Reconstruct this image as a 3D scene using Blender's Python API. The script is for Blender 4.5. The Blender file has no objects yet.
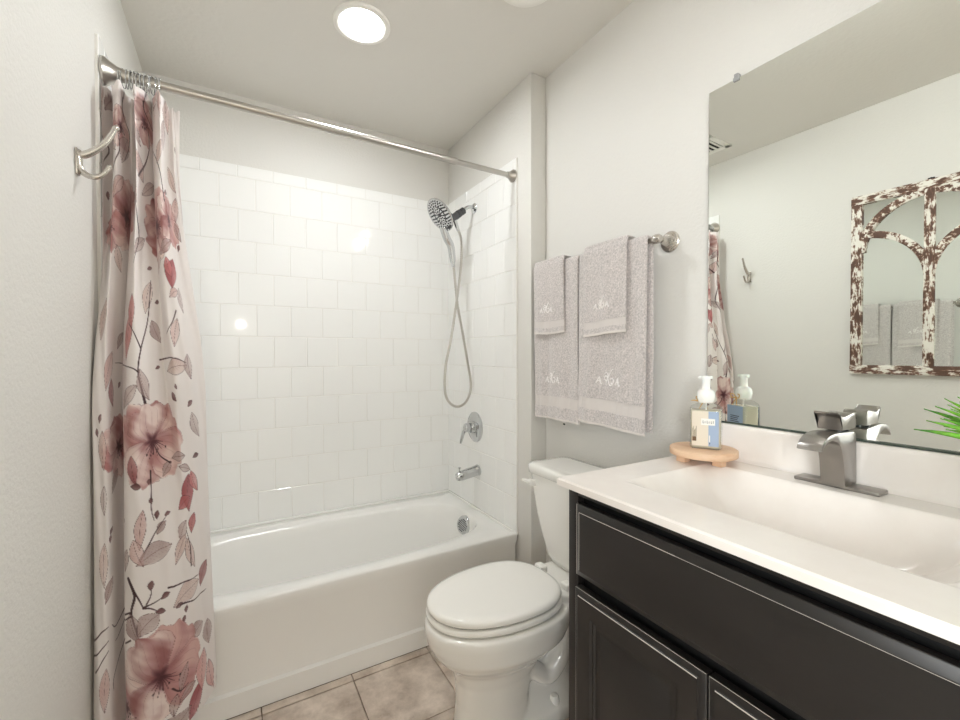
import bpy, bmesh, math, random
import numpy as np
from mathutils import Vector, Matrix
random.seed(7)
PI = math.pi
SC = bpy.context.scene
COL = SC.collection

# ------------------------------------------------------------------ camera
cam_d = bpy.data.cameras.new('camera')
cam_d.sensor_fit = 'HORIZONTAL'
cam_d.sensor_width = 36.0
cam_d.lens = 430.54 / 960 * 36
cam_d.clip_start = 0.02
cam = bpy.data.objects.new('camera', cam_d)
COL.objects.link(cam)
_yaw, _pit, _rol = 0.523, -0.0134, -0.0021
_s, _k, _sp, _kp = math.sin(_yaw), math.cos(_yaw), math.sin(_pit), math.cos(_pit)
F = Vector((_s * _kp, _k * _kp, _sp))
R0 = Vector((_k, -_s, 0))
U0 = Vector((-_s * _sp, -_k * _sp, _kp))
Rv = R0 * math.cos(_rol) + U0 * math.sin(_rol)
Uv = U0 * math.cos(_rol) - R0 * math.sin(_rol)
cam.matrix_world = Matrix(((Rv.x, Uv.x, -F.x, .3377), (Rv.y, Uv.y, -F.y, -2.451), (Rv.z, Uv.z, -F.z, 1.2442), (0, 0, 0, 1)))
SC.camera = cam

# ------------------------------------------------------------------ world, exposure
world = bpy.data.worlds.new('world')
SC.world = world
world.use_nodes = True
world.node_tree.nodes['Background'].inputs[0].default_value = (.75, .85, 1.0, 1)
world.node_tree.nodes['Background'].inputs[1].default_value = 1.0
SC.view_settings.view_transform = 'Standard'
SC.view_settings.look = 'None'
SC.view_settings.gamma = 1
SC.view_settings.use_curve_mapping = False
SC.view_settings.exposure = 0.58
SC.cycles.max_bounces = 14
SC.cycles.diffuse_bounces = 8
SC.cycles.glossy_bounces = 8
SC.cycles.transmission_bounces = 10
SC.cycles.sample_clamp_indirect = 4
SC.cycles.caustics_reflective = True
SC.cycles.caustics_refractive = False

LAMP_L = 99.0        # radiance of the recessed lamp lenses


def area_light(name, loc, target, sx, sy, power, col=(1, 1, 1)):
    l = bpy.data.lights.new(name, 'AREA')
    l.shape = 'RECTANGLE'
    l.size, l.size_y = sx, sy
    l.energy = power
    l.color = col
    o = bpy.data.objects.new(name, l)
    o.location = loc
    o.rotation_euler = (Vector(target) - Vector(loc)).to_track_quat('-Z', 'Y').to_euler()
    COL.objects.link(o)
    return o


# added fill light in the unseen bedroom, with no window modelled, brightening through the doorway
area_light('bedroom_fill', (-1.55, -4.4, 1.45), (2.4, -4.2, 1.2), 1.7, 1.4, 108, (.93, .975, 1.0))

# ------------------------------------------------------------------ materials
MATS = {}


def srgb(r, g, b):
    f = lambda c: (c / 12.92 if c <= .04045 else ((c + .055) / 1.055) ** 2.4)
    return (f(r / 255), f(g / 255), f(b / 255), 1)


def mat(name, col, rough=.5, metal=0, **kw):
    m = bpy.data.materials.new(name)
    m.use_nodes = True
    b = m.node_tree.nodes['Principled BSDF']
    b.inputs['Base Color'].default_value = col
    b.inputs['Roughness'].default_value = rough
    b.inputs['Metallic'].default_value = metal
    for k, v in kw.items():
        b.inputs[k.replace('_', ' ')].default_value = v
    MATS[name] = m
    return m


def nodes(m):
    return m.node_tree.nodes, m.node_tree.links, m.node_tree.nodes['Principled BSDF']


def add_bump(m, scale=80, strength=.3, dist=.002, detail=3, rough=.5, stretch=None, kind='NOISE'):
    N, L, b = nodes(m)
    tc = N.new('ShaderNodeTexCoord')
    src = tc.outputs['Object']
    if stretch:
        mp = N.new('ShaderNodeMapping')
        mp.inputs['Scale'].default_value = stretch
        L.new(src, mp.inputs[0])
        src = mp.outputs[0]
    n = N.new('ShaderNodeTexNoise')
    n.inputs['Scale'].default_value = scale
    n.inputs['Detail'].default_value = detail
    n.inputs['Roughness'].default_value = rough
    L.new(src, n.inputs['Vector'])
    bp = N.new('ShaderNodeBump')
    bp.inputs['Strength'].default_value = strength
    bp.inputs['Distance'].default_value = dist
    L.new(n.outputs['Fac'], bp.inputs['Height'])
    L.new(bp.outputs[0], b.inputs['Normal'])
    return n


def noise_color(m, c1, c2, scale=5, detail=4, lo=.3, hi=.7, stretch=None, rough=.6):
    N, L, b = nodes(m)
    tc = N.new('ShaderNodeTexCoord')
    src = tc.outputs['Object']
    if stretch:
        mp = N.new('ShaderNodeMapping')
        mp.inputs['Scale'].default_value = stretch
        L.new(src, mp.inputs[0])
        src = mp.outputs[0]
    n = N.new('ShaderNodeTexNoise')
    n.inputs['Scale'].default_value = scale
    n.inputs['Detail'].default_value = detail
    n.inputs['Roughness'].default_value = rough
    L.new(src, n.inputs['Vector'])
    r = N.new('ShaderNodeValToRGB')
    r.color_ramp.elements[0].position = lo
    r.color_ramp.elements[1].position = hi
    r.color_ramp.elements[0].color = c1
    r.color_ramp.elements[1].color = c2
    L.new(n.outputs['Fac'], r.inputs[0])
    L.new(r.outputs[0], b.inputs['Base Color'])
    return r


WALLC = srgb(223, 221, 216)
m_wall = mat('wall_paint', WALLC, .55)
add_bump(m_wall, 95, .55, .003, 3, .55)
m_ceil = mat('ceiling_paint', srgb(224, 221, 215), .7)
add_bump(m_ceil, 55, .35, .003, 3, .5)
m_white_trim = mat('trim_paint', srgb(238, 236, 230), .35)
m_tile = mat('glazed_tile', srgb(246, 246, 244), .06)
add_bump(m_tile, 9, .05, .004, 2, .4)
m_grout = mat('tile_grout', srgb(238, 236, 231), .8)
m_tub = mat('tub_enamel', srgb(243, 242, 239), .14, Coat_Weight=.3)
m_porc = mat('porcelain', srgb(240, 238, 233), .08, Coat_Weight=.5)
m_seat = mat('seat_plastic', srgb(243, 241, 236), .16)
m_chrome = mat('chrome', (.60, .61, .62, 1), .08, 1)
m_chrome_dark = mat('dark_chrome', (.10, .10, .105, 1), .22, .6)
m_nickel = mat('brushed_nickel', (.60, .565, .52, 1), .27, 1)
m_nickel2 = mat('satin_nickel', (.54, .515, .48, 1), .3, 1)
m_faucetm = mat('faucet_nickel', (.35, .33, .31, 1), .33, 1)
add_bump(m_faucetm, 300, .03, .0005, 2, .5, stretch=(1, 1, .05))
m_marble = mat('cultured_marble', srgb(240, 234, 228), .2)
noise_color(m_marble, srgb(236, 229, 223), srgb(243, 238, 233), 5, 5, .35, .65)
m_cab = mat('espresso_paint', srgb(52, 48, 45), .42)
add_bump(m_cab, 60, .06, .001, 4, .6, stretch=(1, .1, 1))
noise_color(m_cab, srgb(25, 22, 20), srgb(36, 32, 30), 14, 6, .3, .75, stretch=(1, .25, 1))
m_cab_in = mat('cabinet_shadow_gap', srgb(30, 27, 25), .6)
m_cab_edge = mat('worn_edge', srgb(190, 184, 176), .4)
m_floor = mat('floor_tile', srgb(176, 162, 147), .38)
noise_color(m_floor, srgb(168, 151, 137), srgb(232, 218, 205), 6.5, 9, .34, .66, rough=.68)
m_fgrout = mat('floor_grout', srgb(112, 98, 84), .85)
m_mirror = mat('mirror_silver', (.93, .955, .915, 1), .0, 1)
m_mirror2 = mat('old_mirror_silver', (.80, .83, .80, 1), .02, 1)
m_mirror_edge = mat('mirror_edge', srgb(70, 80, 72), .15, 0)
m_clip = mat('clear_clip', (.9, .9, .9, 1), .12, 0, Transmission_Weight=.6)
m_wood = mat('light_wood', srgb(214, 170, 132), .5)
noise_color(m_wood, srgb(212, 172, 138), srgb(232, 202, 172), 18, 5, .3, .7, stretch=(1, .15, 3))
m_plastic = mat('white_pump_plastic', srgb(245, 244, 240), .25, Subsurface_Weight=.1)
m_bottle = mat('clear_bottle', (.97, .975, .97, 1), .03)
N_, L_, b_ = nodes(m_bottle)
t_ = N_.new('ShaderNodeBsdfTransparent')
t_.inputs[0].default_value = (.95, .96, .95, 1)
g_ = N_.new('ShaderNodeBsdfGlossy')
g_.inputs['Roughness'].default_value = .04
w_ = N_.new('ShaderNodeLayerWeight')
p_ = N_.new('ShaderNodeMath')
p_.operation = 'POWER'
p_.inputs[1].default_value = 4
L_.new(w_.outputs['Facing'], p_.inputs[0])
f_ = N_.new('ShaderNodeMath')
f_.operation = 'MULTIPLY_ADD'
f_.inputs[1].default_value = .45
f_.inputs[2].default_value = .04
L_.new(p_.outputs[0], f_.inputs[0])
x_ = N_.new('ShaderNodeMixShader')
L_.new(f_.outputs[0], x_.inputs[0])
L_.new(t_.outputs[0], x_.inputs[1])
L_.new(g_.outputs[0], x_.inputs[2])
L_.new(x_.outputs[0], N_['Material Output'].inputs[0])
m_soap = mat('soap_liquid', srgb(206, 200, 180), .15)
m_label_cream = mat('cream_label', srgb(224, 214, 197), .5)
m_label_blue = mat('blue_label', srgb(156, 174, 200), .5)
m_label_white = mat('white_tag', srgb(240, 238, 232), .5)
m_label_ink = mat('label_ink', srgb(60, 66, 80), .6)
m_label_plant = mat('label_brown_print', srgb(104, 78, 50), .6)
m_label_green = mat('label_green_print', srgb(128, 128, 84), .6)
m_raffia = mat('raffia', srgb(214, 172, 104), .7)
m_seat_gap = mat('seat_gap_black', srgb(30, 30, 30), .6)
m_lens = mat('lamp_lens', (1, 1, 1, 1), .4)
N_, L_, b_ = nodes(m_lens)
b_.inputs['Emission Color'].default_value = (.955, .985, 1.0, 1)
b_.inputs['Emission Strength'].default_value = LAMP_L
m_lens_dim = m_lens.copy()
nodes(m_lens_dim)[2].inputs['Emission Strength'].default_value = LAMP_L * .5
m_sconce = mat('sconce_glass', (1, 1, 1, 1), .4)
b_ = nodes(m_sconce)[2]
b_.inputs['Emission Color'].default_value = (1.0, .95, .88, 1)
b_.inputs['Emission Strength'].default_value = 60
m_sconce2 = mat('vanity_shade_glass', (1, 1, 1, 1), .4)
b_ = nodes(m_sconce2)[2]
b_.inputs['Emission Color'].default_value = (.97, .985, 1.0, 1)
b_.inputs['Emission Strength'].default_value = 56
m_leaf = mat('grass_leaf', srgb(96, 190, 44), .4, Subsurface_Weight=.15)
noise_color(m_leaf, srgb(44, 132, 22), srgb(126, 212, 56), 30, 2, .35, .65)
m_pot = mat('white_pot', srgb(235, 233, 228), .3)
m_soil = mat('moss', srgb(70, 90, 40), .9)
m_vent = mat('vent_enamel', srgb(236, 234, 228), .4)
m_black = mat('matte_black', srgb(22, 22, 22), .8)
m_carpet = mat('hall_carpet', srgb(176, 166, 152), .95)


def mat_distressed(name, stretch):
    """brown wood showing through chipped white paint, streaked along the grain"""
    m = mat(name, srgb(230, 226, 218), .7)
    N, L, b = nodes(m)
    tc = N.new('ShaderNodeTexCoord')

    def nz(scale, st, detail=7, rough=.7):
        mp = N.new('ShaderNodeMapping')
        mp.inputs['Scale'].default_value = st
        L.new(tc.outputs['Object'], mp.inputs[0])
        n = N.new('ShaderNodeTexNoise')
        n.inputs['Scale'].default_value = scale
        n.inputs['Detail'].default_value = detail
        n.inputs['Roughness'].default_value = rough
        L.new(mp.outputs[0], n.inputs['Vector'])
        return n.outputs['Fac']
    a = nz(75, stretch)
    bb = nz(13, (1, 1, 1), 3)
    mu = N.new('ShaderNodeMath')
    mu.operation = 'MULTIPLY_ADD'
    mu.inputs[1].default_value = .75
    L.new(bb, mu.inputs[0])
    L.new(a, mu.inputs[2])
    r = N.new('ShaderNodeValToRGB')
    cr = r.color_ramp
    cr.elements[0].position = .79
    cr.elements[0].color = srgb(92, 66, 54)
    cr.elements[1].position = .94
    cr.elements[1].color = srgb(236, 232, 224)
    for p, c in ((.862, srgb(128, 96, 78)), (.888, srgb(196, 180, 166)), (.908, srgb(228, 222, 212))):
        cr.elements.new(p).color = c
    L.new(mu.outputs[0], r.inputs[0])
    L.new(r.outputs[0], b.inputs['Base Color'])
    bp = N.new('ShaderNodeBump')
    bp.inputs['Strength'].default_value = .5
    bp.inputs['Distance'].default_value = .002
    L.new(mu.outputs[0], bp.inputs['Height'])
    L.new(bp.outputs[0], b.inputs['Normal'])
    return m


m_distress = mat_distressed('chipped_paint_upright', (1, 1, .22))
m_distress_h = mat_distressed('chipped_paint_level', (1, .22, 1))
m_distress_c = mat_distressed('chipped_paint_curved', (1, .6, .6))


def mat_terry(name, c, bump=.9):
    m = mat(name, c, .95, Sheen_Weight=.5, Sheen_Roughness=.6)
    N, L, b = nodes(m)
    tc = N.new('ShaderNodeTexCoord')
    n = N.new('ShaderNodeTexNoise')
    n.inputs['Scale'].default_value = 170
    n.inputs['Detail'].default_value = 4
    n.inputs['Roughness'].default_value = .7
    L.new(tc.outputs['Object'], n.inputs['Vector'])
    r = N.new('ShaderNodeValToRGB')
    r.color_ramp.elements[0].position = .3
    r.color_ramp.elements[1].position = .7
    r.color_ramp.elements[0].color = tuple(x * .62 for x in c[:3]) + (1,)
    r.color_ramp.elements[1].color = tuple(min(1, x * 1.3) for x in c[:3]) + (1,)
    L.new(n.outputs['Fac'], r.inputs[0])
    L.new(r.outputs[0], b.inputs['Base Color'])
    bp = N.new('ShaderNodeBump')
    bp.inputs['Strength'].default_value = bump
    bp.inputs['Distance'].default_value = .004
    L.new(n.outputs['Fac'], bp.inputs['Height'])
    L.new(bp.outputs[0], b.inputs['Normal'])
    return m


m_terry = mat_terry('terry_cloth', srgb(208, 200, 197))
m_band = mat('woven_towel_band', srgb(218, 211, 207), .8, Sheen_Weight=.3)
add_bump(m_band, 60, .4, .001, 2, .5, stretch=(1, .2, 6))
m_hem = mat('towel_hem', srgb(226, 219, 214), .85)
m_embroid = mat('white_embroidery', srgb(244, 240, 238), .5)

m_curtain = mat('printed_curtain_cloth', srgb(232, 226, 223), .75, Sheen_Weight=.2)
N_, L_, b_ = nodes(m_curtain)
at_ = N_.new('ShaderNodeAttribute')
at_.attribute_name = 'print'
L_.new(at_.outputs['Color'], b_.inputs['Base Color'])
tc_ = N_.new('ShaderNodeTexCoord')
nz_ = N_.new('ShaderNodeTexNoise')
nz_.inputs['Scale'].default_value = 45
nz_.inputs['Detail'].default_value = 4
L_.new(tc_.outputs['Object'], nz_.inputs['Vector'])
bp_ = N_.new('ShaderNodeBump')
bp_.inputs['Strength'].default_value = .25
bp_.inputs['Distance'].default_value = .003
L_.new(nz_.outputs['Fac'], bp_.inputs['Height'])
L_.new(bp_.outputs[0], b_.inputs['Normal'])
tr_ = N_.new('ShaderNodeBsdfTranslucent')
L_.new(at_.outputs['Color'], tr_.inputs['Color'])
mx_ = N_.new('ShaderNodeMixShader')
mx_.inputs[0].default_value = .10
out_ = N_['Material Output']
L_.new(b_.outputs[0], mx_.inputs[1])
L_.new(tr_.outputs[0], mx_.inputs[2])
L_.new(mx_.outputs[0], out_.inputs[0])


# ------------------------------------------------------------------ mesh helpers
class MB:
    """collects shapes in one bmesh; build() links them as one mesh object"""

    def __init__(self):
        self.bm = bmesh.new()
        self.mi = 0

    def _tag(self, faces, smooth):
        for f in faces:
            f.material_index = self.mi
            f.smooth = smooth

    def box(self, lo, hi, bev=0, seg=2, smooth=False):
        t = bmesh.new()
        bmesh.ops.create_cube(t, size=1)
        c = [(a + b) / 2 for a, b in zip(lo, hi)]
        s = [abs(b - a) for a, b in zip(lo, hi)]
        for v in t.verts:
            v.co = Vector([c[i] + v.co[i] * s[i] for i in range(3)])
        if bev:
            bmesh.ops.bevel(t, geom=t.edges[:], offset=bev, segments=seg, profile=.5, affect='EDGES')
        self.merge(t, smooth or bev > 0)
        return self

    def merge(self, t, smooth=True, M=None):
        vm = {}
        for v in t.verts:
            vm[v] = self.bm.verts.new(M @ v.co if M else v.co)
        for f in t.faces:
            try:
                nf = self.bm.faces.new([vm[v] for v in f.verts])
                nf.material_index = self.mi
                nf.smooth = smooth
            except ValueError:
                pass
        t.free()

    def loft(self, rings, close=True, cap=True, smooth=True, capflat=True):
        vr = [[self.bm.verts.new(p) for p in r] for r in rings]
        n = len(vr[0])
        for a, b in zip(vr[:-1], vr[1:]):
            for i in range(n if close else n - 1):
                j = (i + 1) % n
                f = self.bm.faces.new((a[i], a[j], b[j], b[i]))
                f.smooth = smooth
                f.material_index = self.mi
        if cap and close:
            for r, rev in ((vr[0], True), (vr[-1], False)):
                f = self.bm.faces.new(r[::-1] if rev else r)
                f.material_index = self.mi
                f.smooth = not capflat
        return self

    def tube(self, pts, rad, seg=12, cap=True, flat=1.0):
        pts = [Vector(p) for p in pts]
        if not isinstance(rad, (list, tuple)):
            rad = [rad] * len(pts)
        rings = []
        up = None
        for i, p in enumerate(pts):
            t = (pts[min(i + 1, len(pts) - 1)] - pts[max(i - 1, 0)]).normalized()
            if up is None:
                up = Vector((0, 0, 1)) if abs(t.z) < .9 else Vector((0, 1, 0))
            a = (up - t * up.dot(t))
            if a.length < 1e-5:
                a = t.orthogonal()
            a.normalize()
            b = t.cross(a)
            up = a
            rings.append([p + (a * math.cos(2 * PI * k / seg) + b * math.sin(2 * PI * k / seg) * flat) * rad[i] for k in range(seg)])
        return self.loft(rings, cap=cap)

    def lathe(self, prof, origin, axis=(0, 0, 1), seg=32, cap=True):
        """prof = [(r, h)] along axis"""
        q = Vector((0, 0, 1)).rotation_difference(Vector(axis).normalized()).to_matrix()
        o = Vector(origin)
        rings = []
        for r, h in prof:
            r = max(r, 1e-5)
            rings.append([o + q @ Vector((r * math.cos(2 * PI * k / seg), r * math.sin(2 * PI * k / seg), h)) for k in range(seg)])
        return self.loft(rings, cap=cap)

    def prism(self, poly, y0, y1, axis='y', bev=0, seg=2):
        """poly in (a,b) extruded along axis: y -> (x,z), x -> (y,z), z -> (x,y)"""
        t = bmesh.new()

        def P(a, b, c):
            return {'y': (a, c, b), 'x': (c, a, b), 'z': (a, b, c)}[axis]
        A = [t.verts.new(P(a, b, y0)) for a, b in poly]
        B = [t.verts.new(P(a, b, y1)) for a, b in poly]
        n = len(poly)
        f0 = t.faces.new(A)
        f1 = t.faces.new(B[::-1])
        for i in range(n):
            t.faces.new((A[i], B[i], B[(i + 1) % n], A[(i + 1) % n]))
        bmesh.ops.recalc_face_normals(t, faces=t.faces[:])
        if bev:
            es = [e for e in t.edges if (f0 in e.link_faces or f1 in e.link_faces)]
            bmesh.ops.bevel(t, geom=es, offset=bev, segments=seg, profile=.5, affect='EDGES')
        self.merge(t, bev > 0)
        return self

    def build(self, name, mats, parent=None, recalc=True, sharp=35):
        me = bpy.data.meshes.new(name)
        if recalc:
            bmesh.ops.recalc_face_normals(self.bm, faces=self.bm.faces[:])
        self.bm.to_mesh(me)
        self.bm.free()
        for m in (mats if isinstance(mats, (list, tuple)) else [mats]):
            me.materials.append(m)
        if sharp:
            try:
                me.set_sharp_from_angle(angle=math.radians(sharp))
            except Exception:
                pass
        o = bpy.data.objects.new(name, me)
        COL.objects.link(o)
        if parent:
            attach(o, parent)
        return o


def attach(o, parent):
    o.parent = parent
    o.matrix_parent_inverse = Matrix.Translation(-world_loc(parent))


def world_loc(o):
    v = Vector((0, 0, 0))
    # parents here are only ever translated
    p = o
    M = Matrix.Identity(4)
    chain = []
    while p:
        chain.append(p)
        p = p.parent
    for c in reversed(chain):
        M = M @ c.matrix_parent_inverse @ Matrix.Translation(c.location) if c.parent else Matrix.Translation(c.location)
    return M.to_translation()


def thing(name, label, cat, loc, group=None):
    o = bpy.data.objects.new(name, None)
    o.empty_display_size = .05
    COL.objects.link(o)
    o.location = loc
    return tag(o, label, cat, group)


def tag(o, label, cat, group=None):
    o['label'] = label
    o['category'] = cat
    if group:
        o['group'] = group
    return o


def struct(o):
    o['kind'] = 'structure'
    return o


def sm(x):
    x = max(0., min(1., x))
    return x * x * (3 - 2 * x)


def catmull(P, n, closed=False):
    P = [Vector(p) for p in P]
    out = []
    m = len(P)
    for i in range(m - 1):
        p0, p1, p2, p3 = P[max(i - 1, 0)], P[i], P[i + 1], P[min(i + 2, m - 1)]
        for k in range(n):
            t = k / n
            out.append(.5 * ((2 * p1) + (p2 - p0) * t + (2 * p0 - 5 * p1 + 4 * p2 - p3) * t * t + (3 * p1 - p0 - 3 * p2 + p3) * t ** 3))
    out.append(P[-1])
    return out


# ------------------------------------------------------------------ room shell
H, W = 2.523, 1.61
YF = -2.62         # front wall (with the open doorway the camera stands in)
XA = 1.524         # tub alcove right wall
YW = -.862         # end of the alcove wing

b = MB()
b.box((-.12, YF - .12, -.08), (W + .12, .12, -.012))
fl = b.build('floor', m_fgrout)
struct(fl)
# floor tiles: one joint row parallel to the tub, columns running towards the camera
b = MB()
TX, TY, g = .3128, .30, .0032
x0 = 1.045 - 5 * TX
ys = [(-.762, -.797)]
yy = -.803
while yy > YF:
    ys.append((yy, max(yy - TY + g, YF)))
    yy -= TY
for r, (ya, yb) in enumerate(ys):
    for c in range(-1, 8):
        off = (.0 if r % 2 == 1 else .0)
        a, d = x0 + c * TX + off, x0 + (c + 1) * TX - g + off
        a, d = max(a, 0.0), min(d, W)
        if d - a > .01:
            b.box((a, yb, -.03), (d, ya, 0), .0022, 2)
b.build('floor_tiles', m_floor, fl)

b = MB()
b.box((-.12, YF - .12, H), (W + .12, .12, H + .1))
struct(b.build('ceiling', m_ceil))
b = MB()
b.box((-.12, YF, 0), (0, .12, H))
wl = struct(b.build('wall_left', m_wall))
b = MB()
b.box((-.12, 0, 0), (W + .12, .12, H))
wb = struct(b.build('wall_back', m_wall))
b = MB()
b.box((W, YF, 0), (W + .12, 0, H))
struct(b.build('wall_right', m_wall))
b = MB()
b.box((XA, YW, 0), (W, 0, H), .004, 2)
wa = struct(b.build('wall_alcove', m_wall))
# front wall with the open doorway
DX0, DX1, DZ = .06, .88, 2.05
b = MB()
b.box((-.12, YF - .12, 0), (DX0, YF, H))
b.box((DX1, YF - .12, 0), (W + .12, YF, H))
b.box((DX0, YF - .12, DZ), (DX1, YF, H))
struct(b.build('wall_front', m_wall))
b = MB()
for xa, xb in ((DX0 - .055, DX0 + .012), (DX1 - .012, DX1 + .06)):
    b.box((xa, YF - .13, 0), (xb, YF + .012, DZ + .06), .004)
b.box((DX0 - .055, YF - .13, DZ - .012), (DX1 + .06, YF + .012, DZ + .06), .004)
struct(b.build('trim_1', m_white_trim))
# bedroom beyond the doorway
b = MB()
b.box((-1.6, -6.1, -.06), (2.4, YF - .12, -.004))
struct(b.build('floor_bedroom', m_carpet))
b = MB()
b.box((-1.6, -6.1, H), (2.4, YF - .12, H + .1))
struct(b.build('ceiling_bedroom', m_ceil))
b = MB()
b.box((-1.7, -6.1, 0), (-1.6, YF - .12, H))
struct(b.build('wall_bedroom_left', m_wall))
b = MB()
b.box((2.4, -6.1, 0), (2.5, YF - .12, H))
struct(b.build('wall_bedroom_right', m_wall))
b = MB()
b.box((-1.7, -6.2, 0), (2.5, -6.1, H))
struct(b.build('wall_bedroom_far', m_wall))
b = MB()
b.box((-.12, YF - .125, 0), (-1.6, YF - .04, H))
b.box((W + .12, YF - .125, 0), (2.4, YF - .04, H))
struct(b.build('wall_bedroom_near', m_wall))


def tile_wall(name, parent, kind):
    """kind: 'back' tiles in x,z facing -y ; 'right' in y,z facing -x ; 'left' facing +x"""
    b = MB()
    T, zb, g = .157, .393, .0014
    th = .009
    if kind == 'back':
        u0, u1 = .0, XA
    elif kind == 'right':
        u0, u1 = -.757, .0
    else:
        u0, u1 = -.80, .0

    def put(ua, ub, za, zc, tilt):
        bev = .0022
        # front plate with bevelled rim; d = distance from wall
        def P(u, z, d):
            if kind == 'back':
                return (u, -d, z)
            if kind == 'right':
                return (XA - d, u, z)
            return (d, u, z)
        q = [(ua, za), (ub, za), (ub, zc), (ua, zc)]
        q2 = [(ua + bev, za + bev), (ub - bev, za + bev), (ub - bev, zc - bev), (ua + bev, zc - bev)]
        r1 = [b.bm.verts.new(P(u, z, th - .0022)) for u, z in q]
        tl = [(tilt[0] * (1 if i in (1, 2) else -1) + tilt[1] * (1 if i > 1 else -1)) for i in range(4)]
        r2 = [b.bm.verts.new(P(u, z, th + t)) for (u, z), t in zip(q2, tl)]
        f = b.bm.faces.new(r2)
        for i in range(4):
            j = (i + 1) % 4
            b.bm.faces.new((r1[i], r1[j], r2[j], r2[i]))
    rows = [(zb + k * T, zb + (k + 1) * T) for k in range(11)]
    rows.append((zb + 11 * T, 2.18))
    for k, (za, zc) in enumerate(rows):
        if k == 0:
            za = .380
        # row 10 (just under the bullnose) has joints at .289+n*.158, alternating
        off = .131 if (k % 2 == 0) else .052
        if k == 11:
            off = .052
        if kind != 'back':
            off = (-.158 * 5 - .02) if k % 2 == 0 else (-.158 * 5 + .059)
        u = off - .158 * 2
        while u < u1:
            a, d = max(u + g, u0 + g), min(u + .158, u1)
            if d - a > .006:
                put(a, d, za + g, zc, (random.uniform(-.00025, .00025), random.uniform(-.00025, .00025)))
            u += .158
    b.mi = 1
    if kind == 'back':
        b.box((u0, -.0072, .375), (u1, 0, 2.178))
    elif kind == 'right':
        b.box((XA - .0072, u0, .375), (XA, u1, 2.178))
    else:
        b.box((0, u0, .375), (.0072, u1, 2.178))
    b.build(name, [m_tile, m_grout], parent, sharp=0)


tile_wall('tile_panel', wb, 'back')
tile_wall('tile_panel', wa, 'right')
tile_wall('tile_panel', wl, 'left')

b = MB()
b.box((W - .012, -1.64, 0), (W, YW, .09), .003)
b.box((XA, YW - .012, 0), (W - .012, YW, .09), .003)
struct(b.build('baseboard_right', m_white_trim))
b = MB()
b.box((0, YF, 0), (.012, -.80, .09), .003)
struct(b.build('baseboard_left', m_white_trim))

# ------------------------------------------------------------------ bathtub
TZ = .387


def build_tub():
    root = thing('bathtub', 'white alcove bathtub with flat apron beneath the tiled walls', 'bathtub', (XA / 2, -.4, 0))
    cx, cy = .765, -.402
    ax, ay = .672, .275
    n = 96

    def ring(sx, sy, z, e, dx=0, dy=0):
        out = []
        for k in range(n):
            t = 2 * PI * k / n
            c, s = math.cos(t), math.sin(t)
            out.append(Vector((cx + dx + sx * math.copysign(abs(c) ** (2 / e), c), cy + dy + sy * math.copysign(abs(s) ** (2 / e), s), z)))
        return out

    def rect(z, x0, x1, y0, y1):
        out = []
        for k in range(n):
            t = 2 * PI * k / n
            c, s = math.cos(t), math.sin(t)
            m = max(abs(c), abs(s))
            out.append(Vector(((x0 + x1) / 2 + (x1 - x0) / 2 * c / m, (y0 + y1) / 2 + (y1 - y0) / 2 * s / m, z)))
        return out
    b = MB()
    X0, X1, Y0, Y1 = .0095, XA - .0095, -.762, -.0095
    rings = [rect(TZ - .035, X0, X1, Y0 + .004, Y1), rect(TZ - .008, X0, X1, Y0, Y1), rect(TZ - .002, X0, X1, Y0 + .003, Y1),
             rect(TZ, X0, X1, Y0 + .010, Y1 - .002),
             ring(ax + .010, ay + .010, TZ - .001, 3.4), ring(ax + .003, ay + .003, TZ - .005, 3.4), ring(ax - .003, ay - .003, TZ - .014, 3.4),
             ring(ax - .012, ay - .012, TZ - .05, 3.3), ring(ax - .03, ay - .028, TZ - .14, 3.1, .01),
             ring(ax - .065, ay - .055, TZ - .25, 2.9, .03), ring(ax - .10, ay - .08, TZ - .30, 2.8, .045),
             ring(ax - .15, ay - .12, TZ - .325, 2.7, .05), ring(.2, .06, TZ - .333, 2.4, .06), ring(.02, .01, TZ - .334, 2, .06)]
    # interpolate the flat rim so shading stays clean
    b.loft(rings, cap=False)
    b.bm.faces.new([v for v in b.bm.verts][-n:])
    # raised lip against the tile
    b.box((X0, Y1 - .016, TZ - .004), (X1, Y1, TZ + .010), .004)
    b.box((X1 - .014, Y0 + .03, TZ - .004), (X1, Y1, TZ + .008), .0035)
    b.box((X0, Y0 + .03, TZ - .004), (X0 + .014, Y1, TZ + .008), .0035)
    o = b.build('basin', m_tub, root, sharp=50)
    b = MB()
    prof = [(-.755, TZ - .012), (-.760, TZ - .03), (-.748, TZ - .06), (-.746, .10), (-.748, .082), (-.759, .075), (-.760, .0), (-.70, 0), (-.70, TZ - .012)]
    b.prism(prof, X0, X1, 'x')
    b.build('apron', m_tub, root, sharp=40)
    b = MB()
    b.lathe([(.049, -.02), (.049, .006), (.045, .012), (.038, .015), (0, .016)], (1.418, -.405, .322), (-1, -.30, .22), 36)
    ov = b.build('overflow_plate', m_chrome, root)
    b = MB()
    q = Vector((0, 0, 1)).rotation_difference(Vector((-1, -.30, .22)).normalized()).to_matrix()
    for i in range(-3, 4):
        for j in range(-3, 4):
            if i * i + j * j < 11:
                p = Vector((1.418, -.405, .322)) + q @ Vector((i * .0098, j * .0098, .0157))
                b.lathe([(.0030, 0), (.0030, .0012)], p, (-1, -.30, .22), 10)
    b.build('strainer_hole', m_chrome_dark, ov)
    b = MB()
    b.lathe([(.034, 0), (.034, .003), (.02, .006), (0, .006)], (1.22, -.40, TZ - .332), (0, 0, 1), 28)
    b.build('drain', m_chrome, root)


build_tub()

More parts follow.
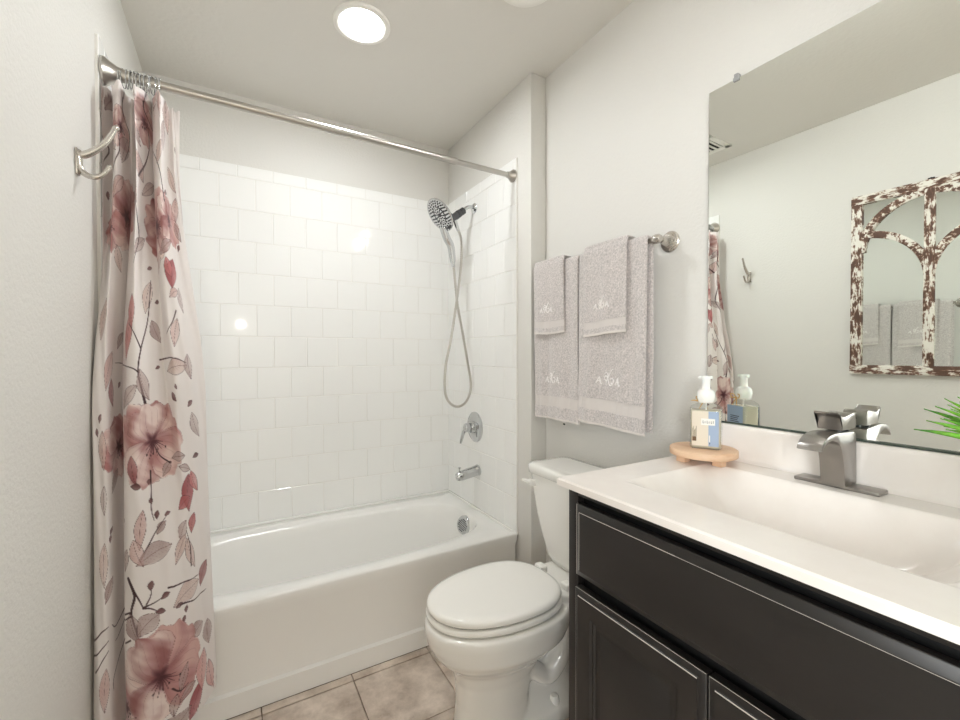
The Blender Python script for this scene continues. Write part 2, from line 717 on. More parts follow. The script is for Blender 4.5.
# ------------------------------------------------------------------ tub fittings
YV = -.355
r = thing('tub_spout', 'chrome tub spout with diverter knob below the round valve', 'tub spout', (XA - .009, YV - .03, .60))
ys_ = YV - .035
b = MB()
b.lathe([(.030, 0), (.031, .004), (.0285, .012), (.028, .07), (.027, .105), (.0245, .125), (.018, .138), (.006, .143), (0, .1435)], (XA - .009, ys_, .605), (-1, 0, -.16), 32)
b.lathe([(.017, 0), (.018, .012), (.017, .026), (.013, .028), (.013, .018), (0, .018)], (XA - .009 - .118, ys_, .592), (0, 0, -1), 24)
b.build('spout_body', m_chrome, r)
b = MB()
b.lathe([(.0035, 0), (.0035, .02), (.007, .022), (.007, .028), (0, .03)], (XA - .009 - .118, ys_, .606), (0, 0, 1), 20)
b.build('diverter_knob', m_chrome, r)

r = thing('tub_valve', 'round chrome tub valve with lever handle on the tiled wall', 'valve', (XA - .009, YV, .838))
b = MB()
b.lathe([(.084, 0), (.084, .003), (.078, .008), (.055, .012), (.034, .013), (.032, .03), (.030, .034), (0, .035)], (XA - .009, YV, .838), (-1, 0, 0), 48)
b.build('escutcheon', m_chrome, r)
b = MB()
b.lathe([(.024, 0), (.026, .015), (.024, .03), (.016, .036), (0, .037)], (XA - .043, YV, .838), (-1, 0, 0), 32)
b.tube([(XA - .063, YV, .838), (XA - .068, YV + .018, .822), (XA - .072, YV + .032, .795), (XA - .078, YV + .038, .762), (XA - .082, YV + .039, .745)], [.013, .0115, .010, .0085, .005], 16)
b.build('lever_handle', m_chrome, r)


# shower head with hand shower and hose
def build_shower():
    Y = -.352
    root = thing('hand_shower', 'round chrome shower head with hand wand and hanging hose', 'shower head', (XA - .009, Y, 2.05))
    b = MB()
    b.lathe([(.028, 0), (.028, .004), (.022, .010), (.012, .014), (0, .014)], (XA - .009, Y, 2.055), (-1, 0, 0), 32)
    b.build('wall_flange', m_chrome, root)
    b = MB()
    arm = catmull([(XA - .01, Y, 2.055), (1.49, Y, 2.060), (1.465, Y, 2.050), (1.442, Y, 2.028)], 8)
    b.tube(arm, .0095, 16)
    b.build('shower_arm', m_chrome, root)
    # bracket / ball joint
    b = MB()
    b.lathe([(.014, -.004), (.019, 0), (.019, .018), (.016, .022), (.020, .026), (.021, .044), (.013, .050), (0, .05)], (1.446, Y, 2.032), (-.80, 0, -.60), 24)
    n = Vector((-.79, -.05, -.61)).normalized()
    c = Vector((1.300, Y - .006, 1.982))          # face centre
    back = c - n * .040
    b.tube([Vector((1.405, Y, 2.0)), Vector((1.372, Y, 1.975)), back + n * .008], [.021, .024, .028], 20)
    b.build('swivel_bracket', m_chrome_dark, root)
    b = MB()
    b.lathe([(.02, -.040), (.045, -.030), (.080, -.016), (.092, -.006), (.094, 0), (.090, .004), (.084, .002), (0, .0015)], c, n, 56)
    hd = b.build('spray_head', [m_chrome, m_chrome_dark], root)
    me = hd.data
    for p in me.polygons:
        d = (Vector(p.center) - c)
        h = d.dot(n)
        rad = (d - n * h).length
        if h < -.004:
            p.material_index = 1
    b = MB()
    q = Vector((0, 0, 1)).rotation_difference(n).to_matrix()
    for rad, cnt, rr in ((.020, 10, .0034), (.033, 12, .0038), (.052, 16, .0050), (.066, 22, .0046), (.078, 28, .0040)):
        for k in range(cnt):
            a = 2 * PI * (k + .5 * (cnt % 4 == 0)) / cnt
            p = c + q @ Vector((rad * math.cos(a), rad * math.sin(a), .001))
            b.lathe([(rr, 0), (rr, .003), (rr * .5, .0042), (0, .0042)], p, n, 8)
    b.lathe([(.043, .0), (.044, .004), (.042, .004), (.041, 0)], c, n, 40, cap=False)
    b.lathe([(.010, .0), (.010, .005), (0, .005)], c, n, 20)
    b.build('spray_nozzle', m_chrome_dark, hd)
    # hand wand handle
    b = MB()
    top = c + Vector((.020, 0, -.065))
    pts = catmull([top, top + Vector((.020, 0, -.05)), (1.366, Y, 1.83), (1.376, Y, 1.775), (1.380, Y, 1.742)], 6)
    rad = [.020 - .006 * i / (len(pts) - 1) + .003 * math.sin(PI * i / (len(pts) - 1)) for i in range(len(pts))]
    b.tube(pts, rad, 20)
    b.build('wand_handle', m_chrome, root)
    b = MB()
    # hose: from the wand down, round the loop and back up to the bracket
    P = [(1.380, Y, 1.745), (1.388, Y - .002, 1.673), (1.403, Y - .008, 1.516), (1.432, Y - .012, 1.36), (1.459, Y - .010, 1.222), (1.482, Y - .006, 1.11),
         (1.484, Y - .003, 1.04), (1.456, Y, .98), (1.406, Y, .958), (1.358, Y, .982), (1.332, Y + .003, 1.044), (1.337, Y + .006, 1.178),
         (1.370, Y + .010, 1.32), (1.403, Y + .012, 1.505), (1.428, Y + .010, 1.677), (1.436, Y + .006, 1.80), (1.430, Y + .002, 1.88), (1.405, Y, 1.935), (1.392, Y, 1.968)]
    pts = catmull(P, 40)
    rad = [.0068 + .0007 * math.sin(i * PI / 2) for i in range(len(pts))]
    b.tube(pts, rad, 10)
    b.build('hose', m_nickel2, root)
    b = MB()
    b.tube([(1.391, Y, 1.972), (1.404, Y, 1.938), (1.414, Y, 1.915)], [.012, .011, .009], 16)
    b.build('hose_collar', m_chrome, root)
    b = MB()
    b.tube([(1.380, Y, 1.748), (1.3845, Y, 1.715)], [.0105, .009], 16)
    b.build('hose_collar', m_chrome, root)


build_shower()

# ------------------------------------------------------------------ shower rod and curtain rings
RL = Vector((.0, -.765, 2.093))
RR = Vector((XA, -.732, 2.098))


def rodp(x):
    return RL.lerp(RR, x / XA)


root = thing('shower_rod', 'brushed nickel tension shower rod spanning the tub opening', 'curtain rod', RL)
ax = (RR - RL).normalized()
b = MB()
b.tube([RL + ax * .03, rodp(1.20)], .0142, 20)
b.tube([rodp(1.19), RR - ax * .02], .0118, 20)
b.lathe([(.0155, 0), (.0155, .012), (.0125, .018)], rodp(1.19), ax, 20)
b.build('rod_tube', m_nickel2, root)
for p, a in ((RL + ax * .0095, ax), (RR - ax * .0092, -ax)):
    b = MB()
    pr = [(.040, 0), (.041, .006), (.038, .012), (.030, .022), (.022, .036), (.019, .052), (.0175, .066), (0, .066)] if a is ax else \
        [(.029, 0), (.030, .005), (.027, .010), (.020, .018), (.0155, .028), (.0145, .036), (0, .036)]
    b.lathe(pr, p, a, 36)
    b.build('end_flange', m_nickel2, root)


# ------------------------------------------------------------------ shower curtain
TOPP = [(.012, -.800), (.014, -.765), (.026, -.728), (.038, -.775), (.050, -.822), (.062, -.770), (.074, -.722), (.086, -.775),
        (.100, -.828), (.114, -.770), (.124, -.725), (.136, -.775), (.150, -.822), (.162, -.775), (.170, -.735), (.184, -.738), (.197, -.728)]
BOTP = [(.010, -.850), (.006, -.890), (.005, -.930), (.024, -.952), (.045, -.938), (.050, -.870), (.058, -.828), (.067, -.870),
        (.077, -.945), (.115, -.974), (.165, -.970), (.212, -.947), (.242, -.900), (.264, -.855), (.284, -.812), (.276, -.792), (.250, -.790)]
MIDP = [(.012, -.812), (.006, -.845), (.006, -.884), (.022, -.902), (.038, -.888), (.043, -.822), (.051, -.790), (.060, -.835),
        (.080, -.900), (.112, -.910), (.142, -.880), (.162, -.862), (.188, -.898), (.216, -.884), (.238, -.838), (.262, -.800), (.245, -.785)]
ZT, ZB = 2.052, .165
CL = .80      # flat width of the cloth that hangs here


def cr_np(P, s):
    P = np.array(P, float)
    m = len(P)
    x = np.clip(s, 0, 1) * (m - 1)
    i = np.minimum(x.astype(int), m - 2)
    t = (x - i)[:, None]
    p0, p1, p2, p3 = P[np.maximum(i - 1, 0)], P[i], P[i + 1], P[np.minimum(i + 2, m - 1)]
    return .5 * ((2 * p1) + (p2 - p0) * t + (2 * p0 - 5 * p1 + 4 * p2 - p3) * t * t + (3 * p1 - p0 - 3 * p2 + p3) * t ** 3)


def curtain_xyz(s, z):
    """s, z same length arrays"""
    T, M, B = cr_np(TOPP, s), cr_np(MIDP, s), cr_np(BOTP, s)
    h = (ZT - z) / (ZT - ZB)
    a = np.clip((h - .10) / .40, 0, 1)
    a = (a * a * (3 - 2 * a) * .7 + a * .3)[:, None]
    c = np.clip((h - .35) / .65, 0, 1)
    c = (c * c * (3 - 2 * c) * .55 + c * .45)[:, None]
    P = (T * (1 - a) + M * a) * (1 - c) + B * c
    x, y = P[:, 0], P[:, 1]
    # secondary wrinkles
    fade = np.clip(1 - h * 1.6, 0, 1)
    y = y + .0055 * np.sin(s * 62 + z * 3) * (.4 + .6 * fade) + .004 * np.sin(s * 29 - z * 5.5 + 1) + .0015 * np.sin(s * 95 + z * 17)
    x = x + .003 * np.sin(s * 41 + z * 4.5) * (.3 + fade)
    x = np.maximum(x, np.where(y > -.805, .011, .0045))
    zz = z.copy()
    # top edge: scalloped between rings, last flap drooping
    zz = zz - np.clip(1 - h * 9, 0, 1) * (.006 * (1 - np.cos(s * 2 * PI * 11)) + .012 * np.clip((s - .8) / .2, 0, 1))
    return x, y, zz


#PAINT_BEGIN
def paint_cloth(u, v):
    """u, v in metres on the cloth -> sRGB colours of the watercolour flower print"""
    n = len(u)
    rng = np.random.RandomState(3)
    C = np.tile(np.array([233., 226., 223.]), (n, 1))

    def wob(a, b, f, ph):
        return np.sin(a * f + ph) * np.sin(b * f * .83 + ph * 2.1)

    wash = wob(u, v, 38, 1.3) * .5 + wob(v, u, 71, .4) * .3 + wob(u + v, v, 133, 2.2) * .2

    def over(mask_idx, col, al):
        C[mask_idx] = C[mask_idx] * (1 - al[:, None]) + np.array(col, float) * al[:, None]

    def sel(cu, cv, R):
        return np.nonzero((np.abs(u - cu) < R) & (np.abs(v - cv) < R))[0]

    def stroke(pts, w0, w1, col=(54, 28, 32), al=.92):
        w0, w1 = w0 * 1.35, w1 * 1.3
        pts = np.array(pts, float)
        k = max(8, int(np.sum(np.hypot(*np.diff(pts, axis=0).T)) / .004))
        sp = cr_np(pts, np.linspace(0, 1, k))
        lo, hi = sp.min(0) - .01, sp.max(0) + .01
        idx = np.nonzero((u > lo[0]) & (u < hi[0]) & (v > lo[1]) & (v < hi[1]))[0]
        if not len(idx):
            return
        best = np.full(len(idx), 1e9)
        bt = np.zeros(len(idx))
        P = np.stack([u[idx], v[idx]], 1)
        for i in range(k - 1):
            a, b_ = sp[i], sp[i + 1]
            d = b_ - a
            t = np.clip(((P - a) @ d) / max(d @ d, 1e-12), 0, 1)
            dist = np.hypot(*(P - a - t[:, None] * d).T)
            m = dist < best
            best[m] = dist[m]
            bt[m] = (i + t[m]) / (k - 1)
        w = w0 + (w1 - w0) * bt
        a_ = np.clip((w - best) / .0009 + .5, 0, 1) * al
        over(idx, col, a_)

    def leaf(cu, cv, ln, wd, ang, col=(176, 148, 146), al=.62, vein=True):
        idx = sel(cu, cv, ln)
        if not len(idx):
            return
        c, s = math.cos(ang), math.sin(ang)
        du, dv = u[idx] - cu, v[idx] - cv
        a = (du * c + dv * s) / ln * 2          # -1..1
        b_ = (-du * s + dv * c) / wd * 2
        b_ = b_ - .25 * (1 - a * a)
        half = np.clip(1 - np.abs(a) ** 1.7, 0, 1) * (1 + .25 * a)
        inside = half - np.abs(b_)
        al_ = np.clip(inside / .08, 0, 1) * (al + .25 * wash[idx] + .15 * b_)
        over(idx, col, np.clip(al_, 0, 1))
        w = .0011 / wd * 2
        e = np.clip((w - np.abs(inside)) / w, 0, 1) * (np.abs(a) < 1)
        over(idx, (62, 34, 37), e * .95)
        if vein:
            e = np.clip((w * .9 - np.abs(b_)) / w, 0, 1) * (np.abs(a) < 1)
            over(idx, (82, 46, 48), e * .9)
            side = np.abs(((a * 5 - np.abs(b_) * 2.2) % 1) - .5)
            e = np.clip((side - .44) / .06, 0, 1) * (inside > 0) * (np.abs(b_) < .75 * half)
            over(idx, (110, 74, 74), e * .35)

    def bud(cu, cv, ln, ang, col=(96, 58, 58)):
        leaf(cu, cv, ln, ln * .55, ang, col, .75, False)

    def petal(cu, cv, ang, ln, wd, col, pale, ph, squash):
        idx = sel(cu, cv, ln * 1.3)
        if not len(idx):
            return
        c, s = math.cos(ang), math.sin(ang)
        du, dv = u[idx] - cu, (v[idx] - cv) / squash
        a = (du * c + dv * s) / ln
        b_ = (-du * s + dv * c) / wd
        b_ = b_ - .10 * np.sin(a * 3 + ph)
        ed = 1 + .05 * np.sin(b_ * 9 + ph) + .014 * np.sin(b_ * 19 + ph * 3)
        aa = np.clip(a / ed, 0, 1)
        half = np.clip(.10 + .95 * np.sin(PI * np.clip(aa, 0, 1) ** 1.25 * .97), 0, 1) ** .75 * np.sqrt(np.clip((1 - aa) / .12, 0, 1)) ** .6
        ins = half - np.abs(b_)
        ins = np.where((a > 0) & (a < ed), ins, -1)
        al_ = np.clip(ins / .05, 0, 1) * .94
        st_ = .5 + .5 * np.sin(b_ / np.maximum(half, .2) * 7 + ph * 5 + 1.5 * wash[idx])
        m_ = np.clip(.42 + .55 * wash[idx] + .35 * (st_ - .5) + .30 * np.sin(ph * 7 + b_ * 2) + .30 * (.6 - aa), 0, 1)[:, None]
        base = np.array(col, float) * m_ + np.array(pale, float) * (1 - m_)
        k_ = (np.clip(1 - aa / .45, 0, 1) ** 1.3)[:, None] * .55
        base = base * (1 - k_) + np.array([116, 66, 70.]) * k_
        vn = np.abs(((b_ / np.maximum(half, .15) * 3.5 + .2 * np.sin(aa * 6 + ph)) % 1) - .5)
        e = (np.clip((vn - .43) / .07, 0, 1) * np.clip(1.05 - aa, 0, 1) * .5)[:, None]
        base = base * (1 - e) + np.array([112, 62, 66.]) * e
        C[idx] = C[idx] * (1 - al_[:, None]) + base * al_[:, None]
        w = .0011 / wd
        e = np.clip((w - np.abs(ins)) / w, 0, 1) * (a > .02) * (a < ed)
        over(idx, (104, 58, 62), e * (.45 + .4 * (np.sin(ph * 3 + aa * 5) > 0)))
        e = np.clip((.0012 / ln * 1.5 - np.abs(ed - a)) / (.0012 / ln * 1.5), 0, 1) * (np.abs(b_) < half + .1) * (np.abs(b_) < .7)
        over(idx, (116, 66, 70), e * .5)

    def flower(cu, cv, R, rot, squash=1.0, col=(158, 104, 101), pale=(222, 196, 189), n_p=5, open_=(0, 1)):
        if n_p == 5:
            spec = ((2.3, 1.05, .62), (.7, 1.02, .60), (3.9, .95, .55), (5.3, 1.10, .66), (1.5, .90, .58))
        else:
            spec = ((2.0, 1.0, .6), (.9, .95, .55), (4.6, 1.1, .7))
        for q_, (a0, l_, w_) in enumerate(spec):
            cc = col if q_ % 3 else tuple(min(255, c_ * 1.08 + 4) for c_ in col)
            pp = pale if q_ % 2 else (234, 216, 210)
            petal(cu, cv, a0 + rot, R * l_ * (1 + .12 * math.sin(rot * 9 + q_ * 2.2)), R * w_, cc, pp, rot * 3 + q_ * 1.7, squash)
        for k in range(9):
            a = k * 2 * PI / 9 + rot
            l = R * (.26 + .20 * ((k * 37) % 5) / 5)
            a = -1.35 + (k - 4) * .26 + rot * .3
            p = (cu + l * math.cos(a), cv + l * math.sin(a) * squash)
            stroke([(cu, cv), ((cu + p[0]) / 2 + .002, (cv + p[1]) / 2), p], .0009, .0005, (66, 30, 36))
            if k % 2:
                j = sel(p[0], p[1], .01)
                d = np.hypot((u[j] - p[0]) * 1.6, v[j] - p[1])
                over(j, (54, 26, 32), np.clip((.0042 - d) / .001, 0, 1))
        j = sel(cu, cv, R * .4)
        d = np.hypot((u[j] - cu), (v[j] - cv) * .8) * (1 + .3 * np.sin(np.arctan2(v[j] - cv, u[j] - cu) * 5))
        over(j, (74, 32, 40), np.clip((R * .18 - d) / (R * .12), 0, 1) * .85)

    def twig(pts, buds=(), w=.0016):
        stroke(pts, w, w * .45)
        for (a, b_, ln, ang) in buds:
            bud(a, b_, ln, ang)
    #MOTIFS
    leaf(0.0792, 2.0075, 0.0667, 0.0334, 1.05, (172, 150, 146), 0.7, True)
    leaf(0.0115, 1.9696, 0.0468, 0.0263, 1.75, (202, 168, 162), 0.6, True)
    flower(0.2218, 1.9236, 0.0559, 0.3, 1.2, n_p=5)
    flower(0.4375, 1.9631, 0.0582, 1.1, 1.2, n_p=5)
    leaf(0.2469, 1.8639, 0.1025, 0.0482, 1.22, (172, 150, 146), 0.55, True)
    leaf(0.4214, 1.8128, 0.0898, 0.0419, 1.92, (202, 168, 162), 0.6, True)
    leaf(0.6025, 2.0122, 0.0790, 0.0395, 1.66, (202, 168, 162), 0.6, True)
    leaf(0.6406, 1.9303, 0.1056, 0.0435, 1.40, (172, 150, 146), 0.5, True)
    leaf(0.1815, 1.8760, 0.0761, 0.0351, 2.09, (206, 182, 174), 0.6, True)
    leaf(0.4659, 1.7576, 0.0872, 0.0374, 0.70, (172, 150, 146), 0.6, True)
    leaf(0.0083, 1.8132, 0.0642, 0.0292, 1.05, (172, 150, 146), 0.5, True)
    leaf(0.7041, 1.8074, 0.0968, 0.0387, 2.09, (206, 182, 174), 0.7, True)
    flower(0.2584, 1.6700, 0.1090, 0.5, 1.0, n_p=5)
    flower(0.5572, 1.6405, 0.1026, 2.0, 1.1, n_p=5)
    flower(0.1730, 1.6178, 0.0775, 1.0, 1.0, n_p=5)
    flower(0.6423, 1.6666, 0.0692, 0.2, 1.2, n_p=5)
    stroke([(0.2469, 2.0520), (0.2353, 1.9763), (0.2829, 1.9316), (0.2420, 1.8298)], 0.00206, 0.00088)
    stroke([(0.1748, 1.7854), (0.2178, 1.8455), (0.2081, 1.9078)], 0.00234, 0.00073)
    stroke([(0.4173, 1.7794), (0.4606, 1.8854), (0.4509, 1.9740)], 0.00208, 0.00074)
    stroke([(0.6164, 1.7178), (0.5938, 1.8068), (0.5444, 1.8824)], 0.00229, 0.00076)
    stroke([(0.0103, 1.9034), (0.0777, 1.8663), (0.0085, 1.7686), (0.0000, 1.7229)], 0.00205, 0.00073)
    bud(0.7073, 1.5845, 0.0256, 1.05)
    bud(0.4780, 1.5059, 0.0212, 0.35)
    bud(0.0811, 1.7270, 0.0272, 1.75)
    bud(0.0000, 1.6784, 0.0235, 1.22)
    bud(0.7442, 1.9116, 0.0258, 1.92)
    bud(0.3915, 1.7111, 0.0235, 0.70)
    bud(0.6323, 1.7462, 0.0277, 0.17)
    leaf(0.6075, 1.5724, 0.0786, 0.0363, 0.70, (172, 150, 146), 0.6, True)
    leaf(0.7132, 1.6372, 0.0642, 0.0289, 1.92, (172, 150, 146), 0.6, True)
    leaf(0.6319, 1.4916, 0.0971, 0.0607, 1.40, (162, 92, 94), 0.95, True)
    leaf(0.6156, 1.5113, 0.0665, 0.0362, 1.92, (186, 112, 112), 0.9, True)
    leaf(0.6293, 1.4295, 0.0483, 0.0302, 0.52, (202, 168, 162), 0.7, True)
    leaf(0.0394, 2.0202, 0.0591, 0.0295, 1.22, (202, 168, 162), 0.7, True)
    leaf(0.3881, 2.0015, 0.0707, 0.0324, 1.75, (172, 150, 146), 0.6, True)
    leaf(0.5660, 2.0372, 0.0674, 0.0306, 1.05, (202, 168, 162), 0.7, True)
    leaf(0.6709, 2.0072, 0.0957, 0.0447, 1.75, (202, 168, 162), 0.55, True)
    leaf(0.2139, 1.7396, 0.0875, 0.0408, 1.05, (206, 182, 174), 0.7, True)
    leaf(0.3907, 1.7353, 0.0884, 0.0383, 1.92, (202, 168, 162), 0.6, True)
    leaf(0.5977, 1.8690, 0.0916, 0.0397, 1.05, (206, 182, 174), 0.7, True)
    leaf(0.4077, 1.9054, 0.0708, 0.0295, 2.09, (172, 150, 146), 0.6, True)
    leaf(0.7155, 1.7096, 0.0837, 0.0386, 1.40, (202, 168, 162), 0.6, True)
    leaf(0.4268, 1.5681, 0.0768, 0.0354, 0.87, (172, 150, 146), 0.6, True)
    leaf(0.2349, 1.5292, 0.0825, 0.0353, 1.92, (206, 182, 174), 0.6, True)
    leaf(0.5577, 1.5259, 0.0789, 0.0334, 1.05, (206, 182, 174), 0.6, True)
    stroke([(0.4441, 2.0520), (0.4420, 1.9909), (0.5446, 1.9474)], 0.00221, 0.00088)
    stroke([(0.3953, 1.6993), (0.4249, 1.5984), (0.3994, 1.5126)], 0.00235, 0.00074)
    leaf(0.4745, 1.4147, 0.1009, 0.0386, 1.40, (206, 182, 174), 0.6, True)
    leaf(0.5087, 1.3138, 0.0774, 0.0387, 2.09, (172, 150, 146), 0.75, True)
    leaf(0.3928, 1.2991, 0.1426, 0.0456, 1.48, (190, 124, 120), 0.85, True)
    leaf(0.4035, 1.3714, 0.1033, 0.0402, 1.66, (186, 116, 114), 0.8, True)
    leaf(0.1488, 1.3460, 0.1232, 0.0448, 1.40, (206, 182, 174), 0.7, True)
    leaf(0.2672, 1.2868, 0.0593, 0.0267, 1.05, (172, 150, 146), 0.6, True)
    leaf(0.1998, 1.1999, 0.1173, 0.0503, 1.22, (202, 168, 162), 0.7, True)
    leaf(0.2202, 1.1363, 0.0851, 0.0369, 1.75, (150, 96, 98), 0.7, True)
    stroke([(0.4724, 1.0881), (0.4571, 1.1429), (0.4424, 1.1995), (0.4517, 1.2622), (0.4760, 1.3509), (0.4840, 1.4688)], 0.00341, 0.00099)
    stroke([(0.4517, 1.2622), (0.4211, 1.3076), (0.3880, 1.3368)], 0.00200, 0.00071)
    stroke([(0.4460, 1.1938), (0.4009, 1.2110), (0.2424, 1.2218)], 0.00183, 0.00056)
    leaf(0.4640, 1.1595, 0.0965, 0.0397, 1.92, (172, 150, 146), 0.6, True)
    leaf(0.4072, 1.1245, 0.0950, 0.0391, 0.87, (172, 150, 146), 0.6, True)
    leaf(0.6040, 1.2034, 0.1005, 0.0503, 0.17, (206, 182, 174), 0.7, True)
    leaf(0.6632, 1.2079, 0.0790, 0.0365, 1.66, (172, 150, 146), 0.6, True)
    leaf(0.6216, 1.3108, 0.0897, 0.0359, 1.31, (202, 168, 162), 0.5, True)
    leaf(0.6668, 1.4114, 0.0799, 0.0307, 1.75, (172, 150, 146), 0.5, True)
    stroke([(0.5186, 1.2298), (0.5943, 1.2358), (0.6501, 1.2208)], 0.00178, 0.00059)
    stroke([(0.6315, 1.3777), (0.6096, 1.3406), (0.5768, 1.3077)], 0.00196, 0.00075)
    bud(0.4086, 1.0660, 0.0307, 0.87)
    bud(0.6517, 1.0959, 0.0272, 0.79)
    bud(0.2722, 1.1558, 0.0207, 1.05)
    bud(0.5133, 1.4030, 0.0242, 0.17)
    bud(0.5861, 1.1206, 0.0355, 2.27)
    bud(0.5104, 1.2063, 0.0176, 0.35)
    bud(0.4727, 1.0908, 0.0256, 1.40)
    bud(0.6009, 1.1503, 0.0177, 1.92)
    bud(0.1527, 1.0694, 0.0274, 1.22)
    bud(0.1367, 1.0314, 0.0246, 1.75)
    flower(0.4857, 0.9978, 0.1187, 0.35, 1.05, n_p=5)
    flower(0.2669, 0.9774, 0.0983, 0.9, 1.0, col=(160, 104, 104), pale=(200, 160, 154), n_p=5)
    leaf(0.4282, 0.9226, 0.0833, 0.0333, 1.75, (150, 86, 88), 0.8, True)
    leaf(0.5838, 0.9400, 0.0651, 0.0296, 0.09, (172, 150, 146), 0.65, True)
    leaf(0.5326, 0.9093, 0.0528, 0.0264, 0.87, (172, 150, 146), 0.7, True)
    leaf(0.6080, 0.9046, 0.0535, 0.0238, -0.35, (172, 150, 146), 0.65, True)
    leaf(0.6712, 1.0282, 0.0863, 0.0370, 1.92, (172, 150, 146), 0.6, True)
    leaf(0.1678, 0.9815, 0.1096, 0.0384, 1.66, (206, 182, 174), 0.7, True)
    stroke([(0.5450, 0.9251), (0.5098, 0.9505), (0.4914, 0.9853)], 0.00192, 0.00074)
    bud(0.6617, 0.9327, 0.0277, 0.17)
    bud(0.4343, 0.8753, 0.0333, -0.17)
    stroke([(0.4773, 0.9137), (0.4789, 0.8621), (0.4776, 0.8062), (0.4853, 0.7704)], 0.00171, 0.00071)
    bud(0.4780, 0.8284, 0.0199, 1.66)
    bud(0.4733, 0.8832, 0.0170, 1.40)
    leaf(0.6196, 0.8284, 0.1142, 0.0541, 1.48, (158, 88, 90), 0.95, True)
    leaf(0.5950, 0.8010, 0.0654, 0.0387, 0.52, (170, 92, 94), 0.9, True)
    leaf(0.6477, 0.8577, 0.0734, 0.0337, 1.92, (190, 120, 118), 0.85, True)
    leaf(0.2372, 0.8831, 0.0743, 0.0314, 0.87, (172, 150, 146), 0.6, True)
    bud(0.3824, 0.7764, 0.0225, 0.70)
    bud(0.2096, 0.7561, 0.0221, 1.05)
    leaf(0.1734, 0.8454, 0.0821, 0.0328, 1.57, (172, 150, 146), 0.4, True)
    bud(0.2048, 0.7367, 0.0220, 1.40)
    leaf(0.4506, 0.7537, 0.1115, 0.0334, 1.48, (202, 168, 162), 0.8, True)
    leaf(0.5062, 0.7471, 0.0459, 0.0230, 0.87, (172, 150, 146), 0.8, True)
    bud(0.4946, 0.7856, 0.0258, 1.40)
    stroke([(0.4475, 0.6713), (0.4688, 0.7070), (0.4904, 0.7415), (0.5234, 0.7771)], 0.00208, 0.00069)
    bud(0.5265, 0.7817, 0.0203, 0.35)
    leaf(0.5807, 0.7219, 0.0652, 0.0356, 1.05, (172, 150, 146), 0.7, True)
    leaf(0.6263, 0.7330, 0.0607, 0.0334, 1.22, (176, 98, 98), 0.85, True)
    leaf(0.5675, 0.6704, 0.0946, 0.0325, 1.05, (206, 182, 174), 0.75, True)
    leaf(0.6066, 0.6466, 0.1022, 0.0361, 1.83, (206, 182, 174), 0.75, True)
    stroke([(0.6023, 0.6085), (0.6049, 0.6690), (0.5937, 0.7187)], 0.00195, 0.00075)
    leaf(0.4864, 0.6759, 0.1078, 0.0567, 0.35, (172, 150, 146), 0.75, True)
    leaf(0.4420, 0.6915, 0.0833, 0.0389, 1.92, (202, 168, 162), 0.6, True)
    leaf(0.4019, 0.6722, 0.0664, 0.0277, 1.40, (172, 150, 146), 0.55, True)
    leaf(0.1746, 0.6706, 0.1195, 0.0435, 1.57, (206, 182, 174), 0.65, True)
    leaf(0.1973, 0.5983, 0.0709, 0.0327, 1.05, (172, 150, 146), 0.7, True)
    stroke([(0.4123, 0.6244), (0.4320, 0.5792), (0.4226, 0.5314), (0.4376, 0.4776), (0.4533, 0.4230)], 0.00359, 0.00166)
    stroke([(0.4294, 0.5930), (0.4451, 0.5635), (0.4554, 0.5392)], 0.00221, 0.00097)
    stroke([(0.4554, 0.5419), (0.4769, 0.5450), (0.5057, 0.5555)], 0.00194, 0.00069)
    stroke([(0.4554, 0.5392), (0.4719, 0.5332), (0.4914, 0.5191)], 0.00194, 0.00069)
    stroke([(0.4625, 0.5474), (0.4721, 0.5658), (0.4750, 0.5867)], 0.00167, 0.00056)
    bud(0.5115, 0.5563, 0.0285, 0.44)
    bud(0.4965, 0.5175, 0.0283, -0.17)
    bud(0.4750, 0.5950, 0.0281, 1.48)
    leaf(0.5825, 0.5330, 0.1073, 0.0596, 0.35, (206, 182, 174), 0.8, True)
    stroke([(0.5209, 0.5757), (0.5631, 0.5708), (0.6315, 0.5664)], 0.00215, 0.00072)
    leaf(0.6592, 0.5609, 0.0812, 0.0375, 1.05, (150, 100, 100), 0.7, True)
    stroke([(0.5530, 0.5128), (0.5968, 0.5030), (0.6685, 0.5050)], 0.00204, 0.00088)
    bud(0.5714, 0.4895, 0.0207, 1.40)
    bud(0.5628, 0.4655, 0.0206, 1.40)
    bud(0.5498, 0.5118, 0.0233, 0.17)
    leaf(0.4317, 0.4882, 0.0828, 0.0497, 1.92, (172, 150, 146), 0.75, True)
    leaf(0.4671, 0.4891, 0.0723, 0.0556, 0.70, (172, 150, 146), 0.7, True)
    leaf(0.6094, 0.4032, 0.0668, 0.0486, 0.35, (172, 150, 146), 0.75, True)
    leaf(0.6671, 0.3692, 0.0821, 0.0505, 1.57, (172, 150, 146), 0.65, True)
    stroke([(0.4226, 0.5314), (0.2497, 0.4791), (0.2073, 0.4996)], 0.00207, 0.00069)
    stroke([(0.4191, 0.4541), (0.2326, 0.3682), (0.2132, 0.3135)], 0.00193, 0.00055)
    stroke([(0.4226, 0.5203), (0.2656, 0.4463), (0.2233, 0.4404)], 0.00166, 0.00055)
    stroke([(0.0978, 0.4640), (0.1595, 0.4944), (0.1919, 0.5039)], 0.00244, 0.00081)
    stroke([(0.0987, 0.4245), (0.1540, 0.4476), (0.1917, 0.4664)], 0.00217, 0.00081)
    stroke([(0.1226, 0.3883), (0.1639, 0.4193), (0.1915, 0.4397)], 0.00214, 0.00067)
    flower(0.3997, 0.2703, 0.0804, 1.6, 1.2, col=(214, 190, 184), pale=(226, 212, 208), n_p=5)
    bud(0.4561, 0.4273, 0.0441, 1.05)
